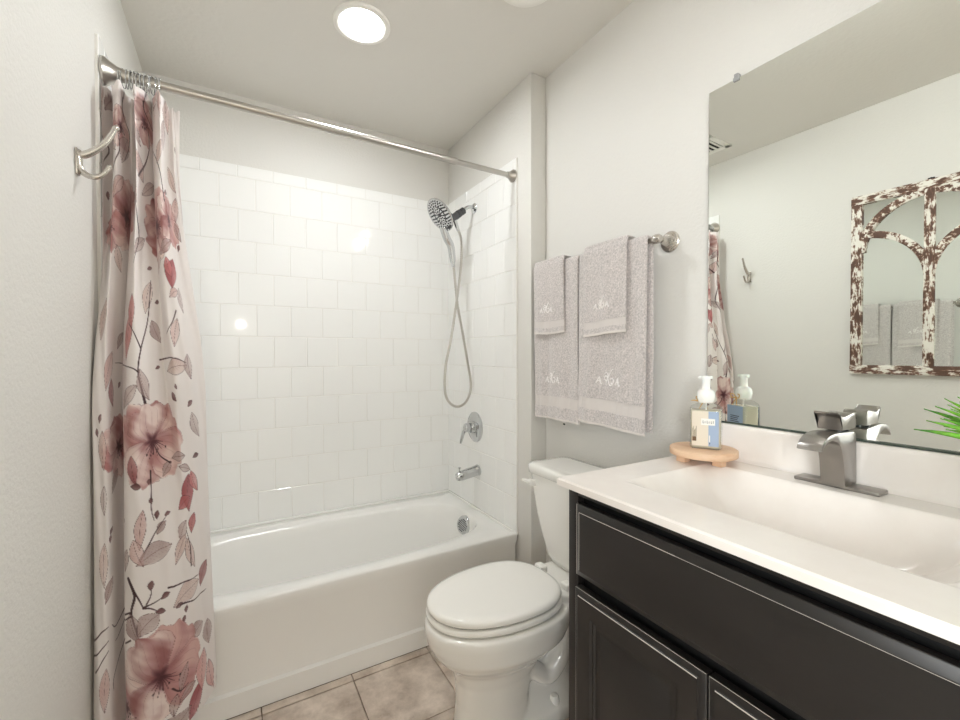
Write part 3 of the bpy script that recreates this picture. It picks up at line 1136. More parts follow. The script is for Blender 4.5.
    flower(0.4931, 0.3399, 0.1256, 0.55, 1.0, col=(152, 98, 97), pale=(206, 164, 158), n_p=5)
    leaf(0.1759, 0.3356, 0.1187, 0.0486, 1.48, (202, 168, 162), 0.6, True)
    leaf(0.5918, 0.1983, 0.1205, 0.0482, 1.05, (160, 84, 88), 0.9, True)
    leaf(0.6277, 0.2734, 0.1232, 0.0555, 1.40, (210, 160, 156), 0.8, True)
    leaf(0.6702, 0.2271, 0.1083, 0.0446, 1.75, (206, 156, 152), 0.8, True)
    leaf(0.5534, 0.3016, 0.0758, 0.0262, 1.22, (172, 150, 146), 0.6, True)
    leaf(0.5634, 0.2509, 0.0589, 0.0265, 0.35, (172, 150, 146), 0.6, True)
    stroke([(0.5212, 0.2932), (0.5409, 0.2728), (0.5646, 0.2740)], 0.00199, 0.00071)
    leaf(0.5268, 0.2409, 0.0628, 0.0257, 1.40, (172, 150, 146), 0.6, True)
    leaf(0.4081, 0.1728, 0.1653, 0.0661, 1.22, (202, 168, 162), 0.7, True)
    leaf(0.5082, 0.1650, 0.1471, 0.0706, 0.52, (172, 150, 146), 0.7, True)
    return C
#PAINT_END


def build_curtain():
    root = thing('shower_curtain', 'white shower curtain with dusty pink watercolour flowers gathered at the left wall', 'shower curtain', (.12, -.8, ZT))
    ns, nz = 340, 1050
    s = np.linspace(0, 1, ns)
    z = np.linspace(ZT, ZB, nz)
    S, Z = np.meshgrid(s, z)
    S, Z = S.ravel(), Z.ravel()
    x, y, zz = curtain_xyz(S, Z)
    co = np.stack([x, y, zz], 1)
    i = np.arange(nz - 1)[:, None] * ns + np.arange(ns - 1)[None, :]
    i = i.ravel()
    faces = np.stack([i, i + ns, i + ns + 1, i + 1], 1)
    me = bpy.data.meshes.new('cloth')
    me.vertices.add(len(co))
    me.vertices.foreach_set('co', co.ravel())
    me.loops.add(faces.size)
    me.loops.foreach_set('vertex_index', faces.ravel())
    me.polygons.add(len(faces))
    me.polygons.foreach_set('loop_start', np.arange(len(faces)) * 4)
    me.polygons.foreach_set('loop_total', np.full(len(faces), 4))
    me.polygons.foreach_set('use_smooth', np.ones(len(faces), bool))
    me.update()
    C = paint_cloth(S * CL, Z) / 255.
    lin = np.where(C <= .04045, C / 12.92, ((C + .055) / 1.055) ** 2.4)
    att = me.color_attributes.new('print', 'FLOAT_COLOR', 'POINT')
    att.data.foreach_set('color', np.concatenate([lin, np.ones((len(lin), 1))], 1).ravel())
    me.materials.append(m_curtain)
    o = bpy.data.objects.new('printed_cloth', me)
    COL.objects.link(o)
    attach(o, root)
    # stitched top hem and bottom hem: narrow doubled strips following the cloth
    for nm, za, zb, d in (('top_hem', ZT - .001, ZT - .034, .0018), ('bottom_hem', ZB + .02, ZB - .001, .0016)):
        b = MB()
        prev = None
        rows = []
        for zv in np.linspace(za, zb, 4):
            x, y, zz = curtain_xyz(s, np.full(ns, zv))
            tx, ty = np.gradient(x), np.gradient(y)
            L = np.hypot(tx, ty) + 1e-9
            nx, ny = ty / L, -tx / L
            rows.append([(x[k] + nx[k] * d, y[k] + ny[k] * d, zz[k]) for k in range(ns)])
        vr = [[b.bm.verts.new(p) for p in rr_] for rr_ in rows]
        for a, c in zip(vr[:-1], vr[1:]):
            for k in range(ns - 1):
                f = b.bm.faces.new((a[k], a[k + 1], c[k + 1], c[k]))
                f.smooth = True
        h = b.build(nm, m_curtain, root, recalc=False, sharp=0)
        vs = np.array([v.co for v in h.data.vertices])
        S2 = np.tile(s, 4)
        C = paint_cloth(S2 * CL, vs[:, 2]) / 255.
        lin = np.where(C <= .04045, C / 12.92, ((C + .055) / 1.055) ** 2.4)
        att = h.data.color_attributes.new('print', 'FLOAT_COLOR', 'POINT')
        att.data.foreach_set('color', np.concatenate([lin, np.ones((len(lin), 1))], 1).ravel())


build_curtain()

# rings: one prototype, copied along the rod
b = MB()
pts = []
for k in range(25):
    a = 2 * PI * k / 24
    pts.append((0, .022 * math.sin(a), .026 * math.cos(a) - .009))
b.tube(pts, .0017, 8, cap=False)
for k in range(5):
    a = -.5 + k * .25
    b.lathe([(.0, -.0035), (.0034, -.002), (.0034, .002), (0, .0035)], (0, .0215 * math.sin(a), .0262 * math.cos(a) - .009), (0, 1, -.2 * k), 10)
ring0 = b.build('curtain_ring', m_chrome)
RL_ = 'thin chrome curtain ring bunched with its twins on the left end of the rod'
ring0.location = rodp(.050)
tag(ring0, RL_, 'curtain ring', 'curtain rings bunched at the left end of the rod')
for k in range(1, 12):
    c = ring0.copy()
    c.location = rodp(.050 + k * .0088)
    c.rotation_euler = (0, 0, random.uniform(-.15, .15))
    COL.objects.link(c)

# ------------------------------------------------------------------ robe hook
root = thing('robe_hook', 'brushed nickel double robe hook on the left wall', 'hook', (.0, -.99, 1.74))
b = MB()
b.box((.0, -1.003, 1.702), (.006, -.977, 1.768), .0028, 2)
b.build('back_plate', m_nickel, root)
b = MB()
pts = catmull([(.003, -.99, 1.757), (.014, -.99, 1.754), (.034, -.99, 1.768), (.056, -.99, 1.792), (.071, -.99, 1.820), (.079, -.99, 1.838)], 6)
n_ = len(pts) - 1
b.tube(pts, [.0105 - .0055 * i / n_ for i in range(n_ + 1)], 14)
b.lathe([(0, -.007), (.005, -.006), (.007, 0), (.005, .006), (0, .007)], (.080, -.99, 1.839), (1, 0, 1), 16)
b.build('upper_prong', m_nickel, root)
b = MB()
pts = catmull([(.004, -.99, 1.748), (.006, -.99, 1.722), (.018, -.99, 1.706), (.036, -.99, 1.702), (.052, -.99, 1.712), (.064, -.99, 1.732)], 6)
b.tube(pts, [.009 - .004 * i / n_ for i in range(n_ + 1)], 14)
b.lathe([(0, -.006), (.0045, -.005), (.006, 0), (.0045, .005), (0, .006)], (.065, -.99, 1.734), (1, 0, 1.5), 16)
b.build('lower_prong', m_nickel, root)

# ------------------------------------------------------------------ toilet
TY_ = -1.215


def egg(z, xf, xb, hw, n=72, eb=3.0, xm=.56, cy=TY_):
    """ring: rounded front (towards -x), squarer back"""
    out = []
    xc = xf + (xb - xf) * xm
    for k in range(n):
        t = 2 * PI * k / n
        c, s = math.cos(t), math.sin(t)
        if c < 0:
            x = xc + (xc - xf) * -abs(c) ** (2 / 2.15)
            y = hw * math.copysign(abs(s) ** (2 / 2.15), s)
        else:
            x = xc + (xb - xc) * abs(c) ** (2 / eb)
            y = hw * math.copysign(abs(s) ** (2 / eb), s)
        out.append(Vector((x, cy + y, z)))
    return out


def build_toilet():
    root = thing('toilet', 'white two-piece toilet with closed lid beside the dark vanity', 'toilet', (1.2, TY_, 0))
    b = MB()
    S = [(.0, .958, 1.20, .100), (.012, .955, 1.22, .104), (.03, .960, 1.22, .101), (.10, .966, 1.22, .097), (.18, .962, 1.24, .100), (.225, .948, 1.27, .112),
         (.25, .925, 1.30, .132), (.275, .898, 1.33, .155), (.30, .880, 1.36, .172), (.33, .866, 1.38, .176), (.36, .861, 1.385, .181), (.372, .861, 1.385, .181), (.384, .863, 1.38, .180), (.389, .870, 1.375, .174), (.389, .9, 1.36, .14)]
    b.loft([egg(z, xf, xb, hw, eb=2.4, cy=TY_) for z, xf, xb, hw in S])
    # shelf that carries the tank
    b.loft([egg(z, xf, xb, hw, eb=8, xm=.4) for z, xf, xb, hw in ((.20, 1.24, 1.50, .06), (.27, 1.22, 1.56, .075), (.32, 1.22, 1.585, .10), (.355, 1.22, 1.59, .115), (.405, 1.25, 1.592, .12), (.413, 1.26, 1.588, .115))])
    # trapway
    for sgn in (-1, 1):
        pts = catmull([(1.16, TY_ + sgn * .050, .22), (1.23, TY_ + sgn * .060, .16), (1.28, TY_ + sgn * .062, .13), (1.33, TY_ + sgn * .066, .17), (1.38, TY_ + sgn * .064, .25), (1.44, TY_ + sgn * .06, .25), (1.49, TY_ + sgn * .058, .16), (1.50, TY_ + sgn * .055, .05), (1.50, TY_ + sgn * .055, .01)], 6)
        b.tube(pts, [.030] * 12 + [.034] * (len(pts) - 12), 20)
    b.loft([egg(z, xf, xb, hw, eb=5, xm=.5) for z, xf, xb, hw in ((0, 1.03, 1.545, .128), (.03, 1.03, 1.545, .128), (.042, 1.04, 1.54, .122), (.047, 1.06, 1.53, .11), (.10, 1.12, 1.52, .05), (.25, 1.12, 1.52, .045), (.3, 1.12, 1.5, .04))])
    o = b.build('bowl', m_porc, root, sharp=0)
    rm = o.modifiers.new('remesh', 'REMESH')
    rm.mode = 'VOXEL'
    rm.voxel_size = .005
    rm.use_smooth_shade = True
    sm_ = o.modifiers.new('smooth', 'SMOOTH')
    sm_.iterations = 8
    sm_.factor = .5
    # seat ring and lid
    zt = .389
    yc = TY_ + .010
    E = lambda z, i: egg(z, .870 + i, 1.345 - i, .177 - i, xm=.58, cy=yc, eb=2.5)
    b = MB()
    b.loft([E(zt + a_, i_) for a_, i_ in ((.004, .012), (.005, .004), (.009, .0005), (.014, 0), (.020, .001), (.024, .005), (.025, .012))])
    b.build('seat', m_seat, root, sharp=60)
    b = MB()
    b.loft([E(zt + a_, i_) for a_, i_ in ((.030, .012), (.031, .006), (.036, .003), (.043, .004), (.049, .006), (.053, .018), (.055, .040), (.056, .09), (.0565, .165))], capflat=False)
    b.build('lid', m_seat, root, sharp=60)
    b = MB()
    b.loft([E(zt + a_, .014) for a_ in (.003, .032)])
    b.build('seat_gap_shade', m_seat_gap, root)  # black slab stands in for shade in the gaps between bowl, seat and lid
    for sgn in (-1, 1):
        b = MB()
        b.box((1.345, TY_ + sgn * .075 - .022, .382), (1.380, TY_ + sgn * .075 + .022, .436), .008, 3)
        b.build('hinge', m_seat, root)
    # tank: narrower at the foot
    b = MB()

    def rr(z, x0, x1, hw, rad=.035, n=8):
        out = []
        for cx_, cy_, a0 in ((x1 - rad, TY_ + hw - rad, 0), (x0 + rad, TY_ + hw - rad, 90), (x0 + rad, TY_ - hw + rad, 180), (x1 - rad, TY_ - hw + rad, 270)):
            for k in range(n + 1):
                a = math.radians(a0 + 90 * k / n)
                out.append(Vector((cx_ + rad * math.cos(a), cy_ + rad * math.sin(a), z)))
        return out
    b.loft([rr(z, x0, x1, hw) for z, x0, x1, hw in ((.410, 1.47, 1.58, .085), (.418, 1.435, 1.59, .115), (.45, 1.422, 1.592, .132), (.53, 1.412, 1.594, .158), (.62, 1.404, 1.594, .182), (.70, 1.398, 1.594, .196), (.762, 1.395, 1.594, .202))])
    b.build('tank', m_porc, root, sharp=60)
    b = MB()
    b.loft([rr(z, x0, x1, hw, .04) for z, x0, x1, hw in ((.760, 1.392, 1.597, .205), (.764, 1.386, 1.60, .212), (.785, 1.385, 1.60, .214), (.795, 1.388, 1.60, .211), (.800, 1.398, 1.596, .202), (.803, 1.43, 1.565, .17))], capflat=False)
    b.build('tank_lid', m_porc, root, sharp=60)
    b = MB()
    yl = TY_ + .165
    b.box((1.376, yl - .014, .712), (1.400, yl + .014, .738), .004, 2)
    b.tube([(1.380, yl, .727), (1.374, yl + .024, .728), (1.371, yl + .040, .727)], [.0085, .0075, .006], 14)
    b.build('flush_lever', m_seat, root)
    for sgn in (-1, 1):
        b = MB()
        b.lathe([(.019, 0), (.019, .006), (.016, .024), (.012, .031), (0, .032)], (1.29, TY_ + sgn * .092, .041), (0, 0, 1), 24)
        b.build('bolt_cap', m_seat, root)


build_toilet()

# ------------------------------------------------------------------ vanity cabinet
VY0, VY1 = -1.640, -2.380
CT, CB = .940, .920       # counter top and underside


def panel_door(b, y0, y1, z0, z1, x=1.058, th=.020, fr=.052):
    """raised-frame recessed-panel door whose face looks to -x"""
    xf = x - th

    def ring(i, xx):
        return [Vector((xx, y0 - i, z0 + i)), Vector((xx, y1 + i, z0 + i)), Vector((xx, y1 + i, z1 - i)), Vector((xx, y0 - i, z1 - i))]
    rings = [ring(0, x + .002), ring(0, xf + .005), ring(.0015, xf + .0035), ring(.0125, xf + .001), ring(.014, xf - .0015), ring(fr, xf - .0015), ring(fr + .003, xf + .003), ring(fr + .007, xf + .0035),
             ring(fr + .010, xf + .008), ring(fr + .014, xf + .009), ring(fr + .022, xf + .009), ring(fr + .025, xf + .007)]
    b.loft(rings, smooth=False)


def build_vanity():
    root = thing('vanity_cabinet', 'dark espresso vanity cabinet with panelled doors under the white sink top', 'vanity cabinet', (1.33, -2.01, 0))
    b = MB()
    # side panels, back, bottom, face frame
    b.box((1.060, VY0 - .018, .0), (1.60, VY0, CB), .001)
    b.box((1.060, VY1, .0), (1.60, VY1 + .018, CB), .001)
    b.box((1.585, VY1, .0), (1.60, VY0, .80))
    b.box((1.075, VY1, .095), (1.60, VY0, .115))
    b.box((1.13, VY1, .0), (1.145, VY0, .10))
    for a, c in ((VY0 - .001, VY0 - .034), (VY1 + .034, VY1 + .001)):
        b.box((1.058, c, .095), (1.078, a, CB), .001)
    for za, zc in ((.095, .14), (.902, CB)):
        b.box((1.0585, VY1 + .002, za), (1.078, VY0 - .002, zc), .001)
    b.build('carcass', m_cab, root)
    b = MB()
    b.box((1.090, VY1 + .019, .116), (1.094, VY0 - .019, CB - .002))
    b.build('gap_shade_sheet', m_black, root)  # black sheet paints in the shade of the gaps round drawer and doors
    b = MB()

    def ring(i, xx, y0=-1.682, y1=-2.342, z0=.720, z1=.890):
        return [Vector((xx, y0 - i, z0 + i)), Vector((xx, y1 + i, z0 + i)), Vector((xx, y1 + i, z1 - i)), Vector((xx, y0 - i, z1 - i))]
    b.loft([ring(0, 1.060), ring(0, 1.0465), ring(.0015, 1.045), ring(.0145, 1.0395), ring(.016, 1.0375), ring(.018, 1.0372)], smooth=False)
    dw = b.build('drawer_front', m_cab, root)
    b = MB()
    panel_door(b, -1.682, -2.009, .120, .692)
    d1 = b.build('door', m_cab, root)
    b = MB()
    panel_door(b, -2.013, -2.342, .120, .692)
    d2 = b.build('door', m_cab, root)
    # paint worn pale along the edges
    def worn(par, segs):
        for p, q, r_ in segs:
            b = MB()
            b.tube([p, (Vector(p) + Vector(q)) / 2, q], r_, 6)
            b.build('worn_edge', m_cab_edge, par)
    for par, y0, y1 in ((d1, -1.682, -2.009), (d2, -2.013, -2.342)):
        worn(par, [((1.0362, y0 - .0145, .6775), (1.0362, y1 + .0145, .6775), .0010), ((1.0425, y0 - .001, .6912), (1.0425, y1 + .001, .6912), .0005), ((1.0425, y0 - .0008, .6912), (1.0425, y0 - .0008, .30), .0005)])
    worn(dw, [((1.0375, -1.699, .8735), (1.0375, -1.95, .8735), .0007), ((1.0375, -1.95, .8735), (1.0375, -2.326, .8735), .0004), ((1.0375, -1.699, .8735), (1.0375, -1.699, .738), .0007), ((1.0450, -1.6835, .8885), (1.0450, -1.6835, .7215), .0008)])


build_vanity()


def build_counter():
    root = thing('sink_top', 'white cultured marble sink top with moulded rectangular basin', 'sink', (1.33, -2.01, CB))
    x0, x1, y0, y1 = 1.031, 1.602, -2.392, -1.627
    nx, ny = 150, 200
    X = np.linspace(x0, x1, nx)
    Y = np.linspace(y0, y1, ny)

    def s(t):
        t = np.clip(t, 0, 1)
        return t * t * (3 - 2 * t)

    def hz(x, y):
        rp = lambda t: np.sin(np.clip(t, 0, 1) * PI / 2) ** 1.15
        ex = rp((x - 1.150) / .085) * rp((1.485 - x) / .070)
        w = .165
        ey = rp((y + 2.285) / w) * rp((-1.735 - y) / w)
        q = ex * ey
        z = CT - .118 * q
        # crisp rim: small lip drop where the basin begins
        ins = np.minimum(np.minimum(x - 1.150, 1.485 - x), np.minimum(y + 2.285, -1.735 - y))
        z = z - .0008 * s(ins / .005)
        # rounded front/left edges
        return z
    b = MB()
    grid = [[None] * nx for _ in range(ny)]
    for j, yv in enumerate(Y):
        for i, xv in enumerate(X):
            z = float(hz(np.array(xv), np.array(yv)))
            e = min(xv - x0, y1 - yv, yv - y0)
            if e < .004:
                z -= .004 * (1 - math.sqrt(max(0, 1 - (1 - e / .004) ** 2)))
            grid[j][i] = b.bm.verts.new((xv, yv, z))
    for j in range(ny - 1):
        for i in range(nx - 1):
            f = b.bm.faces.new((grid[j][i], grid[j][i + 1], grid[j + 1][i + 1], grid[j + 1][i]))
            f.smooth = True
    loop = [grid[0][i] for i in range(nx)] + [grid[j][nx - 1] for j in range(1, ny)] + [grid[ny - 1][i] for i in range(nx - 2, -1, -1)] + [grid[j][0] for j in range(ny - 2, 0, -1)]
    low = [b.bm.verts.new((v.co.x, v.co.y, CB + .002)) for v in loop]
    n = len(loop)
    for i in range(n):
        b.bm.faces.new((loop[i], low[i], low[(i + 1) % n], loop[(i + 1) % n]))
    # underside ring (leaves room for the bowl) and bowl shell underneath
    inn = [b.bm.verts.new((min(max(v.co.x, 1.10), 1.56), min(max(v.co.y, -2.33), -1.69), CB + .002)) for v in loop]
    for i in range(n):
        try:
            b.bm.faces.new((low[i], inn[i], inn[(i + 1) % n], low[(i + 1) % n]))
        except ValueError:
            pass
    bmesh.ops.remove_doubles(b.bm, verts=inn, dist=1e-5)
    bmesh.ops.dissolve_degenerate(b.bm, dist=1e-6, edges=b.bm.edges[:])
    b.build('counter', m_marble, root, recalc=False, sharp=40)
    b = MB()
    prof = [(1.602, CT - .004), (1.602, 1.040), (1.590, 1.040), (1.5855, 1.0385), (1.583, 1.034), (1.582, 1.028), (1.582, CT + .012), (1.579, CT + .004), (1.572, CT + .0005), (1.572, CT - .004)]
    b.prism(prof, -2.392, -1.627, 'y', .002, 2)
    b.build('backsplash', m_marble, root, sharp=50)
    b = MB()
    b.lathe([(.0215, 0), (.022, .003), (.018, .004), (.0165, .002), (0, .002)], (1.33, -2.01, .8195), (0, 0, 1), 28)
    b.build('drain', m_faucetm, root)


build_counter()


# ------------------------------------------------------------------ faucet
def build_faucet():
    fy = -2.008
    z0 = CT
    root = thing('faucet', 'brushed nickel single-handle faucet behind the sink basin', 'faucet', (1.545, fy, z0))
    b = MB()
    b.box((1.519, fy - .080, z0), (1.568, fy + .080, z0 + .0085), .0025, 2)
    b.build('deck_plate', m_faucetm, root)
    # body and waterfall spout: one side profile swept across
    prof_out = catmull([(1.574, 0, z0 + .008), (1.573, 0, z0 + .06), (1.571, 0, z0 + .106), (1.566, 0, z0 + .124)], 4)
    top = catmull([(1.560, 0, z0 + .127), (1.520, 0, z0 + .129), (1.470, 0, z0 + .131), (1.432, 0, z0 + .126), (1.409, 0, z0 + .113), (1.400, 0, z0 + .099)], 6)
    under = catmull([(1.406, 0, z0 + .097), (1.418, 0, z0 + .108), (1.440, 0, z0 + .116), (1.466, 0, z0 + .113), (1.488, 0, z0 + .102), (1.502, 0, z0 + .075), (1.509, 0, z0 + .04), (1.512, 0, z0 + .008)], 6)
    poly = [(p.x, p.z) for p in prof_out + top + under]
    b = MB()
    b.prism(poly, fy - .0235, fy + .0235, 'y', .0025, 2)
    b.build('body_and_spout', m_faucetm, root, sharp=40)
    # neck + handle
    b = MB()
    b.lathe([(.020, 0), (.020, .010), (0, .010)], (1.540, fy, z0 + .125), (0, 0, 1), 28)
    b.build('neck', m_chrome_dark, root)
    zz = z0 + .134
    hp = catmull([(1.566, 0, zz), (1.567, 0, zz + .022), (1.560, 0, zz + .035), (1.535, 0, zz + .033), (1.510, 0, zz + .030), (1.492, 0, zz + .033), (1.478, 0, zz + .041)], 5)
    hu = catmull([(1.479, 0, zz + .037), (1.489, 0, zz + .029), (1.494, 0, zz + .018), (1.496, 0, zz + .008), (1.497, 0, zz)], 5)
    b = MB()
    b.prism([(p.x, p.z) for p in hp + hu], fy - .0235, fy + .0235, 'y', .002, 2)
    b.build('lever_handle', m_faucetm, root, sharp=40)
    b = MB()
    b.lathe([(.0035, 0), (.0035, .0006), (0, .0006)], (1.5668, fy, zz + .016), (1, 0, 0), 16)
    b.build('set_screw', m_black, root)


build_faucet()

# ------------------------------------------------------------------ wooden riser and soap bottle
TXc, TYc = 1.492, -1.713
root = thing('riser_tray', 'round light wood riser on stubby feet under the soap bottle', 'tray', (TXc, TYc, CT))
b = MB()
b.lathe([(.084, 0), (.0865, .0015), (.087, .004), (.087, .0155), (.0865, .018), (.084, .0195), (0, .0195)], (TXc, TYc, CT + .019), (0, 0, 1), 56)
b.build('tray_top', m_wood, root)
for k in range(4):
    a = math.radians((76, 148, 256, 328)[k])
    b = MB()
    cx_, cy_ = TXc + .056 * math.cos(a), TYc + .056 * math.sin(a)
    b.box((cx_ - .012, cy_ - .013, CT), (cx_ + .012, cy_ + .013, CT + .0195), .001, 1)
    b.build('foot', m_wood, root)


def build_bottle():
    bx, by, bz = 1.497, -1.718, CT + .0386
    root = thing('soap_dispenser', 'clear foaming soap bottle with white pump and raffia bow on the wooden riser', 'soap dispenser', (bx, by, bz))
    d = Vector((.3377 - bx, -2.451 - by, 0)).normalized()       # towards the room
    ang = math.atan2(d.y, d.x) + math.radians(-4)
    n = Vector((math.cos(ang), math.sin(ang), 0))
    t = Vector((-n.y, n.x, 0))                                  # to the right seen from behind
    O = Vector((bx, by, bz))

    def ring(hw, hd, z, rad, k=6):
        rad = min(rad, hw - 1e-4, hd - 1e-4)
        out = []
        for sx, sy, a0 in ((1, 1, 0), (-1, 1, 90), (-1, -1, 180), (1, -1, 270)):
            for i in range(k + 1):
                a = math.radians(a0 + 90 * i / k)
                u_ = sx * (hw - rad) + rad * math.cos(a)
                v_ = sy * (hd - rad) + rad * math.sin(a)
                out.append(O + t * u_ + n * v_ + Vector((0, 0, z)))
        return out
    hw, hd = .040, .027
    b = MB()
    b.loft([ring(hw - .004, hd - .004, 0, .01), ring(hw, hd, .004, .012), ring(hw, hd, .112, .012), ring(hw - .003, hd - .002, .118, .013), ring(hw - .012, hd - .007, .123, .014), ring(.020, .0165, .127, .016), ring(.016, .016, .130, .0158), ring(.016, .016, .136, .0158)])
    b.build('bottle_body', m_bottle, root, sharp=60)
    b = MB()
    b.loft([ring(hw - .0055, hd - .0055, .003, .009), ring(hw - .003, hd - .003, .006, .010), ring(hw - .0025, hd - .0025, .108, .010)])
    b.build('liquid_soap', m_soap, root, sharp=60)
    # labels as thin sheets on the front and back faces
    def sheet(name, u0, u1, z0_, z1_, m, side=1, off=.0006, par=root):
        b = MB()
        f = lambda u_, zz_, o_: O + t * u_ + n * (side * (hd + o_)) + Vector((0, 0, zz_))
        A = [f(u0, z0_, 0.0001), f(u1, z0_, 0.0001), f(u1, z1_, 0.0001), f(u0, z1_, 0.0001)]
        B = [f(u0, z0_, off), f(u1, z0_, off), f(u1, z1_, off), f(u0, z1_, off)]
        b.loft([A, B], smooth=False)
        return b.build(name, m, par)
    lf = sheet('front_label', -.033, .033, .010, .106, m_label_cream)
    # which end of t is the photo's right-hand side
    rgt = 1 if t.dot(Vector((_k, -_s, 0))) > 0 else -1
    q = lambda a, c: (min(a * rgt, c * rgt), max(a * rgt, c * rgt))
    a, c = q(.008, .033)
    sheet('blue_field', a, c, .010, .106, m_label_blue, 1, .0009, lf)
    a, c = q(-.010, .024)
    sheet('name_tag', a, c, .068, .086, m_label_white, 1, .0013, lf)
    # tiny lettering strokes on the tag
    for k, (du, hh) in enumerate(((-.006, .008), (-.001, .006), (.004, .008), (.009, .006), (.014, .007), (.019, .008))):
        a, c = q(du, du + .0012)
        sheet('lettering', a, c, .073, .073 + hh, m_label_ink, 1, .0016, lf)
        if k % 2 == 0:
            a, c = q(du, du + .0028)
            sheet('lettering', a, c, .073, .0742, m_label_ink, 1, .0016, lf)
    # potted plant drawn on the cream side
    a, c = q(-.032, -.022)
    sheet('printed_pot', a, c, .022, .034, m_label_plant, 1, .0012, lf)
    for k in range(5):
        a, c = q(-.0315 + k * .0022, -.0305 + k * .0022)
        sheet('printed_leaves', a, c, .034, .058 + .006 * math.sin(k * 2), m_label_green if k % 2 else m_label_plant, 1, .0012, lf)
    a, c = q(.0095, .012)
    sheet('lettering', a, c, .022, .040, m_label_white, 1, .0016, lf)
    a, c = q(.010, .0125)
    sheet('lettering', a, c, .016, .019, m_label_ink, 1, .0016, lf)
    lb = sheet('back_label', -.036, .036, .008, .108, m_label_blue, -1)
    for k in range(7):
        zz_ = .076 - k * .0055 - (.006 if k > 3 else 0)
        sheet('lettering', -.020, .020 - (.004 * (k % 3)), zz_, zz_ + .0022, m_label_ink, -1, .0012, lb)
    # pump
    b = MB()
    b.lathe([(.0185, 0), (.0195, .003), (.022, .010), (.0235, .020), (.022, .030), (.017, .036), (.0115, .038), (.0105, .041), (.0105, .062), (.0115, .064), (.012, .072), (.011, .075), (0, .076)], O + Vector((0, 0, .128)), (0, 0, 1), 32)
    s_dir = (-n * .2 - t * rgt).normalized()
    p0 = O + Vector((0, 0, .128 + .070))
    b.tube([p0 - s_dir * .011, p0 + s_dir * .006, p0 + s_dir * .016, p0 + s_dir * .020 - Vector((0, 0, .002))], [.0055, .0055, .005, .004], 14)
    b.tube([p0, p0 - s_dir * .017 + Vector((0, 0, .001))], [.0055, .0045], 12)
    b.build('pump', m_plastic, root)
    b = MB()
    b.tube([O + Vector((0, 0, .130)), O + Vector((.004, 0, .01))], .0022, 8)
    b.build('dip_tube', m_plastic, root)
    # raffia tied round the neck, bow at the back
    b = MB()
    ringp = [O + Vector((.0178 * math.cos(2 * PI * k / 24), .0178 * math.sin(2 * PI * k / 24), .1305)) for k in range(25)]
    b.tube(ringp, .0016, 6, cap=False)
    c0 = O - n * .019 - t * rgt * .006 + Vector((0, 0, .131))
    for dx, dz, l in ((-1, .45, .024), (1, .55, .022), (-.6, -1.0, .030), (.4, -1.1, .028), (-1.3, .05, .026)):
        dd = (t * dx * rgt + Vector((0, 0, dz)) - n * .2).normalized()
        w = dd.cross(n).normalized()
        if dz > .3:
            b.tube(catmull([c0, c0 + dd * l * .6 + w * .006, c0 + dd * l, c0 + dd * l * .6 - w * .006, c0], 5), .0013, 6)
        else:
            b.tube([c0, c0 + dd * l * .5, c0 + dd * l + Vector((0, 0, -.002))], [.0016, .0014, .0008], 6)
    l0 = O - t * rgt * .017 + Vector((0, 0, .131))
    b.tube([l0, l0 - t * rgt * .012 + Vector((0, 0, .002)), l0 - t * rgt * .022 + Vector((0, 0, .001))], [.0022, .0018, .0008], 6)
    b.build('raffia_bow', m_raffia, root)


build_bottle()

# ------------------------------------------------------------------ wall mirror over the sink
MY0, MY1, MZ0, MZ1 = -1.661, -2.385, 1.0455, 2.032
root = thing('wall_mirror', 'large frameless mirror over the sink backsplash', 'mirror', (1.607, -2.02, MZ0))
# the pane leans slightly: its tub-side edge stands a little off the wall
b = MB()


def mx(y, z):
    return 1.5945 + (MY0 - y) * .0150 + (z - 1.5) * -.003 * -1


A = [Vector((mx(y, z), y, z)) for y, z in ((MY0, MZ0), (MY0, MZ1), (MY1, MZ1), (MY1, MZ0))]
B = [p + Vector((.0045, 0, 0)) for p in A]
b.loft([A, B], smooth=False)
o = b.build('mirror_glass', [m_mirror_edge, m_mirror], root)
for p in o.data.polygons:
    p.material_index = 1 if p.normal.x < -.9 else 0
for yc, nm in ((-1.741, 0), (-2.30, 0)):
    b = MB()
    xc_ = mx(yc, MZ1) - .004
    b.box((xc_, yc - .008, MZ1 - .007), (xc_ + .0035, yc + .008, MZ1 + .004), .001)
    b.box((xc_, yc - .006, MZ1 + .0005), (1.6095, yc + .006, MZ1 + .014), .002)
    b.lathe([(.0035, 0), (.0035, .0015), (0, .0025)], (xc_, yc, MZ1 + .007), (-1, 0, 0), 12)
    b.build('mirror_clip', m_clip, root)
b = MB()
b.box((1.5925, MY1, MZ0 - .0045), (1.6095, MY0, MZ0 + .0005), .0008)
b.build('bottom_channel', m_mirror_edge, root)

ARCH_TILT = -.030
# ------------------------------------------------------------------ arched rustic mirror on the left wall
AY, AZ0, AZ1, AH = -1.797, 1.150, 2.068, .292
root = thing('arched_mirror', 'rustic window-pane mirror with arched tracery in chipped white paint', 'mirror', (0, AY, AZ0))
b = MB()
gy = lambda y: .0035 + (y - (AY - AH)) * ARCH_TILT if ARCH_TILT > 0 else .0035 + (y - (AY + AH)) * ARCH_TILT
A = [Vector((gy(y), y, z)) for y, z in ((AY - AH + .01, AZ0 + .01), (AY + AH - .01, AZ0 + .01), (AY + AH - .01, AZ1 - .01), (AY - AH + .01, AZ1 - .01))]
b.loft([[p + Vector((.003, 0, 0)) for p in A], [p for p in A]], smooth=False)
b.build('mirror_glass', m_mirror2, root)
st = .044
b = MB()
b.box((.0, AY - AH, AZ0), (.024, AY - AH + st, AZ1), .003)
b.build('side_frame', m_distress, root)
b = MB()
b.box((.0, AY + AH - st, AZ0), (.024, AY + AH, AZ1), .003)
b.build('side_frame', m_distress, root)
b = MB()
